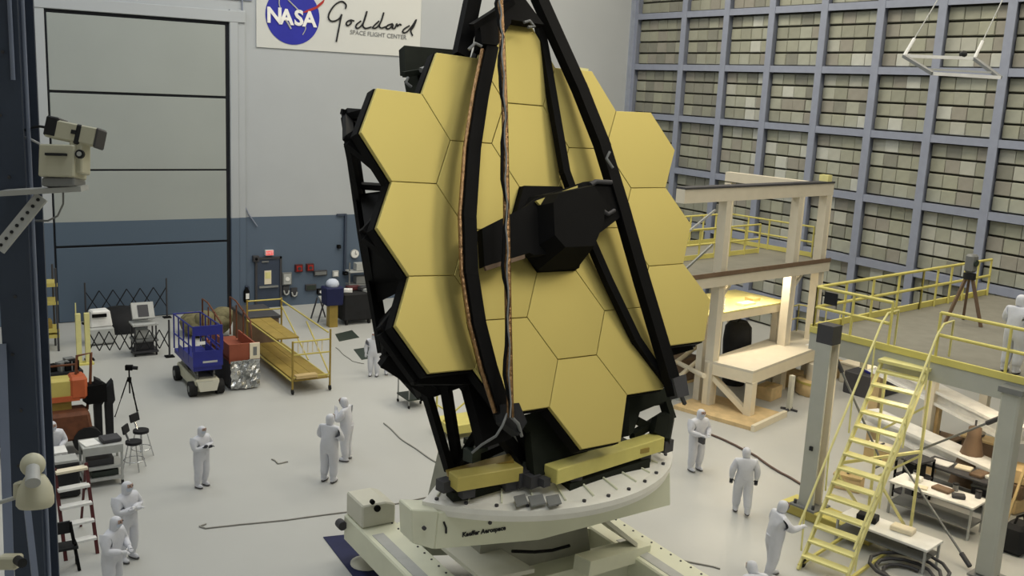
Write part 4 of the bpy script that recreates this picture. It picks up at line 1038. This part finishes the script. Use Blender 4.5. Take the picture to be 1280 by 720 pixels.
# dome camera lower down
D1 = 5.5; S1 = D1/FPX
t = thing('dome_camera', 'cream round-based camera with ball head low on the pillar', 'security camera', PD(42, 625, D1))
MB().lathe(PD(44, 630, D1), [(19*S1, -4*S1), (22*S1, 0), (22*S1, 8*S1), (20*S1, 20*S1), (15*S1, 30*S1), (11*S1, 36*S1)], 20, axis=-dn).build('base_drum', 'cam_cream', t)
MB().ball(PD(41, 581, D1), 15*S1, (1, 1, 1), 16, 10).build('ball_head', 'cam_cream', t)
MB().cyl(PD(41, 585, D1-.06), PD(41, 604, D1-.14), 8*S1, 9*S1, 14).build('lens_barrel', 'light_grey', t); c = PD(41, 604, D1-.14)
MB().cyl(PD(0, 628, D1), PD(26, 620, D1), .012, n=8).build('mount_arm', 'light_grey', t); cb(24, 612, 8*S1, 20*S1, .08, 'cam_cream', 'mount_plate', 0, t, D1-D0)
t = thing('corner_camera', 'cream camera head clamped to the pillar below the dome camera', 'security camera', PD(16, 706, D1))
MB().box(PD(12, 702, D1), (26*S1, .1, 16*S1), ax=(rt, fw, -dn)).build('housing', 'cam_cream', t, bevel=.01); MB().cyl(PD(22, 700, D1-.04), PD(28, 704, D1-.09), 6*S1, n=12).build('lens', 'ink', t)

# ------------------------------------------------------------------ the beige mezzanine
E1_, E2_ = Vector((.989, .148, 0)), Vector((.148, -.989, 0))   # along, and towards the camera side
RZM = math.atan2(.148, .989)
MO = Vector((22.05, 23.15, 0))
def ME(a, b, z): return MO + E1_*a + E2_*b + Vector((0, 0, z))
def mb_box(b, a0, a1, b0, b1, z0, z1): return b.box(ME((a0+a1)/2, (b0+b1)/2, (z0+z1)/2), (a1-a0, b1-b0, z1-z0), ax=(E1_, E2_, Vector((0, 0, 1))))
t = thing('mezzanine', 'beige steel mezzanine with yellow railed upper deck, posts and top beam', 'mezzanine', MO)
ZD, ZT = 4.5, 6.8
for (a, h) in ((.2, ZT), (4.1, ZT), (5.75, ZT)):
    po = mb_box(MB(), a-.13, a+.13, -.16, .16, 0, h).build('post', 'beige', t); mb_box(MB(), a+.1, a+.17, .1, .17, 0, h).build('flange_edge', 'cream', po)
for a in (-1.6, 0, 5.75): mb_box(MB(), a-.15, a+.15, -4.3, -4.0, 0, ZD if a < 5 else ZT).build('post', 'beige', t)
mb_box(MB(), -2.0, 5.95, -.17, .17, ZT, ZT+.42).build('top_beam', 'beige', t); mb_box(MB(), -2.0, 5.95, -.2, .2, ZT+.42, ZT+.48).build('beam_flange', 'dark_grey', t)
mb_box(MB(), 5.6, 5.9, -4.3, .0, ZT+.05, ZT+.4).build('side_beam', 'beige', t)
mb_box(MB(), 5.55, 5.8, -.2, .15, ZT+.48, ZT+.7).build('lifting_lug', 'yellow_pale', t)
mb_box(MB(), -2.0, 6.1, -4.4, .25, ZD-.08, ZD).build('deck_plate', 'deck_grey', t); mb_box(MB(), -2.0, 6.1, .12, .25, ZD-.4, ZD-.08).build('deck_beam', 'beige', t); mb_box(MB(), -2.0, 6.1, .25, .28, ZD-.06, ZD+.08).build('toe_board', 'brown', t)
MB().bar(ME(-1.2, -.3, ZD+.1), ME(-.15, -.1, ZD+.9), .06).build('brace', 'metal', t); MB().bar(ME(-1.2, -.3, ZT-1.0), ME(-.15, -.1, ZT-.3), .06).build('brace', 'light_grey', t)
for a in (0.3, 4.3): MB().bar(ME(a, 0, ZD-.9), ME(a+.5, 0, ZD-.4), .12).build('knee_brace', 'beige', t)
# rails on mezzanine
def mrail(t, pts, z0, h, m='yellow', r=.035, per=3, n=2):
    for p, q in zip(pts[:-1], pts[1:]):
        for k in range(n): MB().cyl(ME(*p, z0+h*(1-k*.5)), ME(*q, z0+h*(1-k*.5)), r, n=6).build('rail', m, t)
        b = MB(); c0, c1 = ME(*p, z0+.1), ME(*q, z0+.1); b.bar(c0, c1, .03, .16); b.build('toe_board', m, t)
        for j in range(per+1):
            f = j/per; a = (p[0]+(q[0]-p[0])*f, p[1]+(q[1]-p[1])*f); MB().cyl(ME(*a, z0), ME(*a, z0+h), r, n=6).build('post', m, t)
mrail(t, [(-1.9, -4.2), (2.2, -4.2), (5.9, -4.2)], ZD, 1.1, per=5)
mrail(t, [(5.9, -4.2), (5.9, -.4)], ZD, 1.1, per=4)
mrail(t, [(-1.9, -1.9), (4.8, -1.9)], ZD, 1.05, per=8)
# lower work platform with pale top
t = thing('work_platform', 'cream mid-level work platform with yellow top under the mezzanine', 'platform', ME(2.5, -1.5, 0))
mb_box(MB(), .1, 4.6, -2.6, -.3, 2.72, 2.98).build('frame', 'cream', t); mb_box(MB(), .1, 4.6, -2.6, -.3, 2.98, 3.04).build('top_sheet', 'yellow_pale', t)
for a, b0 in ((.3, -.5), (4.3, -.5), (.3, -2.4), (4.3, -2.4)): mb_box(MB(), a-.12, a+.12, b0-.12, b0+.12, 0, 2.72).build('leg', 'beige', t)
for a in (2.6, 3.2, 3.8): mb_box(MB(), a, a+.06, -2.62, -2.56, 3.04, 4.3).build('ladder_post', 'tan', t)
for z in (3.5, 3.95): mb_box(MB(), 2.6, 3.86, -2.62, -2.57, z, z+.06).build('ladder_rung', 'tan', t)
for k, (a, b0, w, h, m) in enumerate(((.9, -.9, .5, .18, 'white'), (1.7, -1.4, .35, .25, 'light_grey'), (2.4, -.9, .7, .08, 'cream'), (3.3, -1.2, .45, .12, 'wood'), (.6, -1.9, .3, .4, 'dark_grey'))):
    tag(mb_box(MB(), a, a+w, b0, b0+.35, 3.04, 3.04+h).build('parts_tray', m, None, bevel=.01), ['white parts tray', 'light grey instrument box', 'wide flat cream tray', 'wooden parts box', 'dark upright case'][k]+' on the cream mid-level platform', 'tray' if k != 4 else 'case')
for (a, lb) in ((1.3, 'near the first beige post'), (3.2, 'beside the middle beige post')):
    t = thing('fluorescent_light', 'glowing fluorescent fitting under the mezzanine deck '+lb, 'light fitting', ME(a, -.4, ZD-.25))
    mb_box(MB(), a-.6, a+.6, -.6, -.3, ZD-.2, ZD-.08).build('housing', 'white', t); MB().cyl(ME(a-.55, -.45, ZD-.24), ME(a+.55, -.45, ZD-.24), .05, n=8).build('tube', 'tube_glow', t)
# bench beam
BR = Vector((22.55, 21.75, 0)); b1_ = Vector((.955, .297, 0)); b2_ = Vector((.297, -.955, 0))
def bz(b, a0, a1, c0, c1, z0, z1): return b.box(BR+b1_*(a0+a1)/2+b2_*(c0+c1)/2+Vector((0, 0, (z0+z1)/2)), (a1-a0, c1-c0, z1-z0), ax=(b1_, b2_, Vector((0, 0, 1))))
t = thing('long_bench', 'long beige steel bench on braced legs in front of the mezzanine', 'bench', BR)
bz(MB(), 0, 6.6, -1.6, .12, 1.52, 1.6).build('top_plate', 'beige', t); bz(MB(), 0, 6.6, 0, .12, 1.16, 1.52).build('front_beam', 'cream', t); bz(MB(), 0, .15, -1.6, 0, 1.16, 1.52).build('end_beam', 'cream', t); bz(MB(), 0, 6.6, -1.6, -1.5, 1.16, 1.52).build('rear_beam', 'beige', t)
for a, c, zz in ((.0, -.1, .12), (.0, -1.6, .12), (5.8, -.1, 0), (5.8, -1.6, 0)): bz(MB(), a, a+.3, c, c+.25, zz, 1.2).build('leg', 'cream', t)
MB().bar(BR+b1_*.15-b2_*1.4+Vector((0, 0, 1.1)), BR+b1_*.15+Vector((0, 0, .15)), .2, .16).build('diagonal_brace', 'cream', t)
bz(MB(), 4.6, 4.9, -.3, -.1, 1.6, 1.62).build('taped_sheet', 'white', t)
t = thing('kerb_platform', 'low tan plinth edge running under the beige bench legs', 'plinth', BR)
bz(MB(), -.9, 1.2, -2.1, .75, .0, .12).build('slab', 'tan', t); bz(MB(), -.95, 1.25, .7, .82, .0, .2).build('edge_board', 'cream', t)
# items around the bench
c = P(918, 446, .6)
t = thing('black_barrel', 'black barrel-shaped bag hanging upright behind the bench', 'barrel', (25.0, 24.85, 0))
MB().lathe((25.0, 24.85, 0), [(.38, 0), (.42, .3), (.5, 1.6), (.46, 2.1), (.3, 2.3)], 16).build('body', 'black_soft', t); MB().bar((24.8, 24.7, 2.28), (25.2, 25.0, 2.32), .06).build('handle', 'black', t)
c = P(1016, 492)
t = thing('round_drum', 'squat tan drum standing on the floor under the bench end', 'drum', c)
MB().lathe(c, [(.55, 0), (.6, .03), (.6, .5), (.55, .52)], 24).build('shell', 'tan', t); MB().cyl(c+Vector((0, 0, .5)), c+Vector((0, 0, 1.1)), .3, n=16).build('column', 'beige', t); MB().lathe(c, [(.615, .42), (.615, .5)], 24).build('rim_band', 'yellow_beam', t)
c = P(986, 513)
t = thing('stanchion', 'slim white stanchion on small feet under the bench', 'stanchion', c)
MB().box(c+Vector((0, 0, .62)), (.14, .14, 1.15)).build('post', 'white_paint', t)
for k in range(4): a = k*PI/2+.4; MB().bar(c+Vector((0, 0, .06)), c+Vector((math.cos(a)*.28, math.sin(a)*.28, .03)), .06).build('foot', 'dark_grey', t)
for (px, py, w, h, d, lb) in ((960, 497, .8, .45, .6, 'tan cardboard box on the floor under the bench'), (985, 480, .9, .5, .7, 'tan cardboard box behind another box under the bench'), (1040, 470, .7, .6, .6, 'tan cardboard box at the far bench leg')):
    c = P(px, py); t = thing('cardboard_box', lb, 'box', c); MB().box(c+Vector((0, 0, h/2)), (w, d, h), .3).build('carton', 'tan', t, bevel=.015); MB().box(c+Vector((0, 0, h+.005)), (w*.98, .08, .012), .3).build('tape', 'wood', t)
# pale struts cluttered behind the telescope foot
t = thing('white_lifting_frame', 'white tubular lifting frame beside the telescope strut foot', 'frame', P(860, 480))
for (p, q) in (((842, 455), (882, 425)), ((845, 452), (880, 470)), ((842, 440), (868, 428)), ((850, 470), (885, 440))):
    MB().cyl(P(*p, .9), P(*q, 1.2), .08, n=6).build('tube', 'cream', t)
MB().cyl(P(850, 468, .9), V2(P(850, 468, .9), 0), .06, n=6).build('leg', 'light_grey', t); MB().cyl(P(880, 440, 1.2), V2(P(880, 440, 1.2), 0), .06, n=6).build('leg', 'light_grey', t)
b = P(858, 478)
t = thing('brown_pallet_load', 'brown wrapped load on the floor beside the beige post', 'pallet load', b)
MB().box(b+Vector((.2, .5, .45)), (1.2, 1.0, .8), .2, None, .85).build('load', 'brown', t, bevel=.06); MB().box(b+Vector((.2, .5, .03)), (1.3, 1.1, .06), .2).build('pallet', 'wood', t)
# landing with small rails at bench end
t = thing('bench_railing', 'small pale yellow railing on the far end of the bench', 'railing', BR+b1_*6)
def brail(pts, z0, h):
    for p, q in zip(pts[:-1], pts[1:]):
        for z in (z0+h, z0+h*.5): MB().cyl(BR+b1_*p[0]+b2_*p[1]+Vector((0, 0, z)), BR+b1_*q[0]+b2_*q[1]+Vector((0, 0, z)), .03, n=6).build('rail', 'yellow_pale', t)
        for k in range(4):
            f = k/3; a = p[0]+(q[0]-p[0])*f; c = p[1]+(q[1]-p[1])*f; MB().cyl(BR+b1_*a+b2_*c+Vector((0, 0, z0)), BR+b1_*a+b2_*c+Vector((0, 0, z0+h)), .03, n=6).build('post', 'yellow_pale', t)
brail([(4.4, -1.5), (6.4, -1.5), (6.5, .05)], 1.6, 1.0)

# ------------------------------------------------------------------ raised walkway, columns and stairs
ZW = 4.4
WO = Vector((19.35, 15.6, 0))
def WE(a, b, z): return WO + E1_*a + E2_*b + Vector((0, 0, z))
def wbox(a0, a1, b0, b1, z0, z1): return MB().box(WE((a0+a1)/2, (b0+b1)/2, (z0+z1)/2), (a1-a0, b1-b0, z1-z0), ax=(E1_, E2_, Vector((0, 0, 1))))
t = thing('raised_walkway', 'raised grey walkway deck with yellow railing on steel columns and pale beams', 'walkway', WO)
wbox(0, 9.5, -1.0, 5.4, ZW-.08, ZW).build('deck_plate', 'deck_grey', t)
wbox(-.08, 0, -1.0, 5.4, ZW-.02, ZW+.13).build('toe_board', 'yellow', t); wbox(0, 9.5, -1.06, -1.0, ZW-.1, ZW+.16).build('toe_board', 'yellow', t)
wbox(-.06, .14, -1.0, 5.4, ZW-.45, ZW-.03).build('edge_beam', 'grey_column', t); wbox(2.5, 2.7, -1.0, 5.4, ZW-.5, ZW-.08).build('edge_beam', 'cream', t)
for b0 in (.4, 4.9): wbox(0, 9.0, b0, b0+.2, ZW-.6, ZW-.1).build('cross_beam', 'cream', t)
for a, c in ((5.5, -.6), (9.0, -.6), (9.0, 5.0)): wbox(a, a+.25, c, c+.25, 0, ZW-.1).build('support_post', 'beige', t)
def wrail(pts, per, h=1.12, m='yellow', panel=None):
    for p, q in zip(pts[:-1], pts[1:]):
        for k in (1.0, .55): MB().cyl(WE(*p, ZW+h*k), WE(*q, ZW+h*k), .04, n=6).build('rail', m, t)
        for j in range(per+1):
            f = j/per; MB().cyl(WE(p[0]+(q[0]-p[0])*f, p[1]+(q[1]-p[1])*f, ZW), WE(p[0]+(q[0]-p[0])*f, p[1]+(q[1]-p[1])*f, ZW+h), .035, n=6).build('post', m, t)
wrail([(.0, -.95), (.0, 1.05)], 2); wrail([(.0, 2.2), (.0, 5.3)], 2); wrail([(.0, -.95), (5.2, -.95)], 4); wrail([(5.2, -.95), (9.3, -.95)], 5)
wbox(.28, .30, -1.0, -.98, ZW+.6, ZW+.95).build('sign_plate', 'ink', t)
p = WE(.0, -.55, ZW+.9); MB().box(p-E1_*.02, (.02, .35, .3), ax=(E1_, E2_, Vector((0, 0, 1)))).build('sign_plate', 'ink', t)
# columns
co_ = Vector((18.62, 15.55, 0))
def cbx(b, w, d, z0, z1, du=0, dv=0): return b.box(co_+E1_*du+E2_*dv+Vector((0, 0, (z0+z1)/2)), (w, d, z1-z0), ax=(E1_, E2_, Vector((0, 0, 1))))
cl = cbx(MB(), .34, .06, .3, 4.4).build('column', 'beige', t); cbx(MB(), .06, .40, .3, 4.4, -.17).build('flange', 'grey_column', cl); cbx(MB(), .06, .40, .3, 4.4, .17).build('flange', 'beige', cl)
cbx(MB(), .38, .42, 4.4, 4.85).build('cap', 'dark_grey', cl); cbx(MB(), .7, .7, .26, .32).build('base_plate', 'mid_grey', cl)
for du in (-.25, .25):
    for dv in (-.25, .25): MB().cyl(co_+E1_*du+E2_*dv+Vector((0, 0, .3)), co_+E1_*du+E2_*dv+Vector((0, 0, .42)), .04, n=6, sm=False).build('anchor_bolt', 'dark_grey', cl)
cbx(MB(), .05, .08, 1.75, 1.85, -.22).build('stud', 'ink', cl)
bs = MB().box(co_+E2_*.6+Vector((0, 0, .13)), (.55, 2.4, .26), ax=(E1_, E2_, Vector((0, 0, 1)))).build('base_beam', 'yellow_beam', t, bevel=.02)
MB().box(co_+E2_*.6+Vector((0, 0, .265)), (.7, 2.4, .03), ax=(E1_, E2_, Vector((0, 0, 1)))).build('top_flange', 'yellow', bs)
co_ = Vector((19.8, 11.55, 0))
cl = cbx(MB(), .40, .40, .05, 4.3).build('column', 'grey_column', t, bevel=.04); cbx(MB(), .6, .6, 0, .05).build('base_plate', 'mid_grey', cl); cbx(MB(), .5, .5, 4.2, 4.32).build('cap', 'mid_grey', cl)
for p, q in (((18.9, 15.5, 4.0), (19.6, 14.2, 1.4)), ((19.9, 11.75, 3.6), (20.2, 15.0, 1.2)), ((19.7, 11.9, .1), (20.3, 14.3, 1.5))):
    p, q = Vector(p), Vector(q); rd = MB().cyl(p, q, .028, n=6).build('brace_rod', 'mid_grey', t); MB().cyl(p, p.lerp(q, .12), .055, n=8).build('turnbuckle', 'dark_grey', rd)
for a, b0 in ((1.2, 1.0), (1.2, 3.6), (4.2, 2.2)):
    lf = wbox(a-.15, a+.15, b0-.6, b0+.6, ZW-.3, ZW-.08).build('light_housing', 'white', t); MB().cyl(WE(a, b0-.55, ZW-.34), WE(a, b0+.55, ZW-.34), .05, n=8).build('light_tube', 'tube_glow', lf)
# stairs
sb0, sb1 = Vector((16.35, 13.15, 0)), Vector((19.35, 13.95, 4.15)); sd = (sb1-sb0); hd_ = Vector((sd.x, sd.y, 0)).normalized(); wd = Vector((hd_.y, -hd_.x, 0))
t = thing('rolling_stairs', 'steep pale yellow rolling stairs leading up to the walkway', 'stairs', sb0)
HW = .52
for s_ in (-1, 1):
    MB().bar(sb0+wd*s_*HW, sb1+wd*s_*HW, .05, .13, hd_.cross(wd)).build('stringer', 'yellow_pale', t)
    MB().tube([sb0+wd*s_*(HW+.12)+Vector((0, 0, .9)), sb1+wd*s_*(HW+.12)+Vector((0, 0, .9)), sb1+hd_*.3+wd*s_*(HW+.12)+Vector((0, 0, 1.1)), sb1+hd_*.9+wd*s_*(HW+.12)+Vector((0, 0, 1.1)), sb1+hd_*.9+wd*s_*(HW+.12)], .028, 6).build('handrail', 'yellow_pale', t)
    for f in (.08, .36, .64, .92): MB().cyl(sb0+sd*f+wd*s_*(HW+.1), sb0+sd*f+wd*s_*(HW+.12)+Vector((0, 0, .9)), .022, n=6).build('handrail_post', 'yellow_pale', t)
    top = sb1+wd*s_*HW
    MB().cyl(Vector((top.x, top.y, 0))+hd_*.3, top+hd_*.3, .04, n=6).build('rear_leg', 'yellow_pale', t)
    MB().bar(sb0+sd*.45+wd*s_*HW, Vector((top.x, top.y, .15))+hd_*.3, .05).build('diagonal_brace', 'yellow_pale', t)
    MB().bar(sb0+wd*s_*HW+Vector((0, 0, .1)), Vector((top.x, top.y, .1))+hd_*.3, .06).build('base_rail', 'yellow', t)
for k in range(1, 15):
    p = sb0+sd*(k/14.6); MB().box(p, (.26, HW*2, .045), ax=(hd_, wd, Vector((0, 0, 1)))).build('tread', 'yellow_pale', t)
MB().box(sb1+hd_*.4+Vector((0, 0, .05)), (1.05, HW*2.2, .07), ax=(hd_, wd, Vector((0, 0, 1)))).build('landing', 'yellow_pale', t)
for z in (1.2, 2.4): MB().bar(Vector((sb1.x, sb1.y, z))+hd_*.3-wd*HW, Vector((sb1.x, sb1.y, z+.9))+hd_*.3+wd*HW, .05).build('cross_brace', 'yellow_pale', t)
MB().bar(sb0+sd*.5-wd*HW, Vector((sb1.x, sb1.y, 2.2))+hd_*.3+wd*HW, .06).build('cross_brace', 'yellow_pale', t)
for s_ in (-1, 1): wheel(MB(), sb0+wd*s_*HW+hd_*.2+Vector((0, 0, .1)), .1, .06, wd).build('caster', 'rubber', t)

# people and gear on the walkway
person('person in grey-white suit standing at the walkway railing on the raised deck', None, None, RIGHT+.6, 'front', 'down', 0, 'glove_white', 0, 'suit', 1.78, loc=P(1262, 466, ZW))
q = PX(1217, 352, 25.2)
c = WE(4.6, .6, ZW)
t = thing('survey_instrument', 'white survey instrument on a beige tripod standing on the walkway', 'instrument', c)
for k in range(3):
    a = k*2*PI/3+.6; MB().bar(c+Vector((math.cos(a)*.5, math.sin(a)*.5, 0)), c+Vector((math.cos(a)*.08, math.sin(a)*.08, 1.25)), .07).build('leg', 'brown', t)
MB().cyl(c+Vector((0, 0, 1.2)), c+Vector((0, 0, 1.35)), .16, n=12).build('tribrach', 'ink', t); MB().box(c+Vector((0, 0, 1.62)), (.3, .24, .48)).build('head', 'mid_grey', t, bevel=.05)
MB().cyl(c+Vector((0, -.12, 1.64)), c+Vector((0, -.16, 1.64)), .09, n=12).build('lens', 'green_dark', t)
# tables, equipment below the walkway
def table(px, py, ang, w, d, h, m, label, clutter):
    c = P(px, py, 0) if h == 0 else V2(P(px, py, h), 0)
    t = thing('work_table', label, 'table', c, ang)
    MB().box((0, 0, h-.03), (w, d, .06)).build('table_top', m, t, True, bevel=.01); MB().box((0, 0, .3), (w*.95, d*.9, .04)).build('lower_shelf', 'mid_grey', t, True)
    for sx_ in (-1, 1):
        for sy_ in (-1, 1): MB().bar((sx_*(w/2-.06), sy_*(d/2-.06), 0), (sx_*(w/2-.06), sy_*(d/2-.06), h-.05), .05).build('leg', 'light_grey', t, True)
    R3 = Matrix.Rotation(ang, 3, 'Z')
    for (nm, lb, x, y, sz, mm, zr) in clutter:
        pos = c+R3@Vector((x, y, h+sz[2]/2)); tag(MB().box(pos, sz, ang+zr).build(nm, mm, None, bevel=min(.02, sz[2]*.2)), lb, nm.replace('_', ' '))
    return t
A_ = RZM-PI/2
table(1172, 612, A_+.05, 2.1, .85, .85, 'white', 'long white-topped table littered with parts under the walkway', [
    ('parts_box', 'small white parts box on the littered white table', -.6, .1, (.3, .25, .12), 'white', .2), ('tool_tray', 'brown tool tray on the littered white table', .1, .05, (.45, .3, .07), 'brown', -.1), ('cable_coil', 'dark coiled cable lump on the littered white table', .55, -.1, (.3, .2, .1), 'dark_grey', .5), ('paper_stack', 'low paper stack on the littered white table', -.3, -.25, (.3, .22, .04), 'cream', .3)])
table(1205, 588, A_, 2.0, .8, .9, 'dark_grey', 'dark-topped table with open books behind the littered white table', [
    ('document_sheet', 'large open white document on the dark table', -.6, 0, (.5, .4, .03), 'white', .1), ('binder', 'pale binder on the dark table', -.05, .1, (.4, .3, .06), 'cream', .2), ('brown_case', 'brown flat case on the dark table', .4, 0, (.32, .5, .08), 'brown', 0), ('open_book', 'thick open white book on the dark table end', .8, .05, (.42, .36, .09), 'white', -.2)])
table(1110, 660, A_+.05, 2.2, .8, .6, 'white', 'low white table behind the yellow stairs', [
    ('black_tool_case', 'black tool case on the low white table', -.5, 0, (.45, .3, .16), 'black_soft', .2), ('pale_box', 'pale box on the low white table', .3, .1, (.5, .3, .12), 'cream', .1)])
t = thing('brown_easel', 'brown cone-shaped easel cover standing by the tables', 'easel', P(1205, 600))
c = P(1208, 612); MB().lathe(c, [(.5, 0), (.35, .8), (.18, 1.5), (.16, 1.75), (.03, 1.8)], 10).build('cover', 'brown', t); MB().cyl(c+Vector((0, 0, 1.7)), c+Vector((0, 0, 1.95)), .03, n=6).build('tip', 'dark_grey', t)
c = P(1138, 622)
t = thing('black_frame_rack', 'black tubular frame rack beside the stairs legs', 'rack', c)
for dx in (-.35, .35):
    for dy in (-.3, .3): MB().cyl(c+Vector((dx, dy, 0)), c+Vector((dx, dy, 1.1)), .035, n=6).build('upright', 'black', t)
for z in (.15, .6, 1.08): MB().box(c+Vector((0, 0, z)), (.75, .65, .05)).build('shelf', 'dark_grey', t)
MB().box(c+Vector((0, 0, .8)), (.4, .4, .35)).build('module', 'black_soft', t)
def crate_row(pts, label_, h=.7, m='beige'):
    for i, (px, py, w, d, lb) in enumerate(pts):
        c = P(px, py); t = thing('storage_crate', lb, 'crate', c); MB().box(c+Vector((0, 0, h/2)), (w, d, h), RZM).build('body', m, t, bevel=.03); MB().box(c+Vector((0, 0, h+.03)), (w+.06, d+.06, .06), RZM).build('lid', 'cream', t)
crate_row([(1072, 478, 1.1, .9, 'pale storage crate with cream lid behind the grey column')], '')
# long cream girders stored behind the stairs
for (p, q, w, h, lb) in (((1090, 452, 1.9), (1275, 545, 1.9), .6, .35, 'long cream girder resting high behind the stairs under the walkway'), ((1085, 520, .8), (1260, 600, .8), .7, .35, 'long cream girder lying lower on blocks behind the stairs')):
    pa, pb2 = P(*p), P(*q); t = thing('steel_girder', lb, 'girder', ((pa.x+pb2.x)/2, (pa.y+pb2.y)/2, 0))
    d_ = (pb2-pa).normalized(); MB().bar(pa, pb2, .12, h).build('web', 'white', t); MB().bar(pa+Vector((0, 0, h/2)), pb2+Vector((0, 0, h/2)), w, .08).build('flange', 'white', t); MB().bar(pa-Vector((0, 0, h/2)), pb2-Vector((0, 0, h/2)), w, .08).build('flange', 'white', t)
    for f in (.06, .5, .94):
        e = pa.lerp(pb2, f); MB().box(Vector((e.x, e.y, (e.z-h/2)/2)), (.3, .3, e.z-h/2), .3).build('support_block', 'tan', t)
c = P(1080, 505)
t = thing('dark_bin', 'dark open box with blue and white wraps behind the brace rod', 'box', P(1092, 492))
c = P(1090, 490); MB().box(c+Vector((0, 0, .4)), (1.9, 1.2, .8), RZM).build('body', 'dark_grey', t, bevel=.03); MB().ball(c+Vector((-.3, -.2, .85)), .3, (1.2, 1, .5), 10, 6).build('blue_wrap', 'blue', t); MB().ball(c+Vector((.25, -.25, .85)), .28, (1.2, 1, .5), 10, 6).build('white_wrap', 'white', t)
c = P(1262, 690)
t = thing('black_bag', 'black bag standing on the floor beyond the pale column', 'bag', c)
MB().box(c+Vector((.2, 0, .35)), (.8, .6, .7), .2, None, .8).build('bag_body', 'black_soft', t, bevel=.1); MB().tube([c+Vector((0, 0, .65)), c+Vector((.1, 0, .85)), c+Vector((.35, 0, .85)), c+Vector((.45, 0, .65))], .03).build('strap', 'black', t)
c = P(1268, 640)
t = thing('brown_stack', 'stack of brown cartons beyond the pale column', 'carton stack', c)
for k in range(3): MB().box(c+Vector((.2, .2, .2+k*.38)), (.9-.1*k, .7, .36), .15*k).build('carton', 'brown' if k % 2 else 'tan', t, bevel=.02)
MB().bar(P(1255, 660), P(1290, 560, 1.8), .06).build('tan_pole', 'wood', t)
c = P(1132, 722)
t = thing('hose_coil', 'dark coiled hose on the floor behind the stairs foot', 'hose', c)
b = MB(); b.tube([c+Vector((math.cos(a*.5)*(.42+.012*a), math.sin(a*.5)*(.42+.012*a), .06+.006*a)) for a in range(40)], .04, 6); b.build('coil', 'dark_grey', t)

# ------------------------------------------------------------------ hanging frame in the air
dA, dB = 22.6, 21.6
A, B, Cq, Dq = PD(1130, 70, dA), PD(1218, 73, dA), PD(1250, 97, dB), PD(1166, 92, dB)
t = thing('hanging_frame', 'flat white metal frame hanging from cables before the filter wall', 'hanging frame', (A+Cq)/2)
for p, q, m in ((A, B, 'white'), (B, Cq, 'mid_grey'), (Cq, Dq, 'white'), (Dq, A, 'mid_grey')): MB().bar(p, q, .09, .07).build('frame_bar', m, t)
MB().bar(A.lerp(Dq, .75), B.lerp(Cq, .75), .05, .04).build('cross_bar', 'light_grey', t)
for p, x in ((A, 1172), (B, 1253)):
    d = ray(x, 0); e = CP+d*23; e = p+(e-p)*((CEIL-p.z)/(e.z-p.z)); MB().cyl(p, e, .014, n=5).build('cable', 'light_grey', t); MB().cyl(p, p+(e-p)*.04, .04, n=6).build('shackle', 'white', t)
MB().ball(PD(1204, 68, dA), .09, nu=10, nv=6).build('sensor_ball', 'ink', t)

# more gear stored under the walkway
def gear(name, px, py, sz, m, m2, label, cat, rz=0.0):
    c = P(px, py); t = thing(name, label, cat, c)
    MB().box(c+Vector((0, 0, sz[2]/2)), sz, A_+rz).build('body', m, t, bevel=.02)
    MB().box(c+Vector((0, 0, sz[2]+.03)), (sz[0]*1.04, sz[1]*1.04, .06), A_+rz).build('lid', m2, t)
    MB().bar(c+Vector((-.12, -.02, sz[2]+.1)), c+Vector((.12, .02, sz[2]+.1)), .04).build('handle', 'dark_grey', t)
gear('tool_chest', 1232, 632, (.7, .5, .5), 'dark_grey', 'mid_grey', 'dark tool chest with grey lid near the pale column', 'chest', .2)
gear('tool_chest', 1170, 560, (1.2, .6, .4), 'black_soft', 'brown', 'long black chest with brown lid behind the dark table', 'chest', .0)
gear('tool_chest', 1225, 565, (1.0, .6, .4), 'brown', 'tan', 'brown chest with tan lid below the cream girders', 'chest', .1)
gear('tool_chest', 1060, 610, (.7, .5, .35), 'tan', 'wood', 'low tan chest behind the grey column foot', 'chest', .3)
gear('tool_chest', 1100, 575, (.8, .6, .38), 'wood', 'cream', 'wooden chest with cream lid seen between stair treads', 'chest', .2)
for k, (x, lb) in enumerate(((-.7, 'small white jar near the far end of the littered table'), (.3, 'small grey jar in the middle of the littered table'), (.85, 'small dark jar at the near end of the littered table'))):
    c = V2(P(1172, 612, .85), 0)+Matrix.Rotation(A_+.05, 3, 'Z')@Vector((x, .3, .85))
    t = thing('parts_jar', lb, 'jar', c); MB().cyl(c, c+Vector((0, 0, .16)), .07, n=12).build('jar_body', ('white', 'mid_grey', 'dark_grey')[k], t); MB().cyl(c+Vector((0, 0, .16)), c+Vector((0, 0, .19)), .075, n=12).build('lid', 'ink', t)
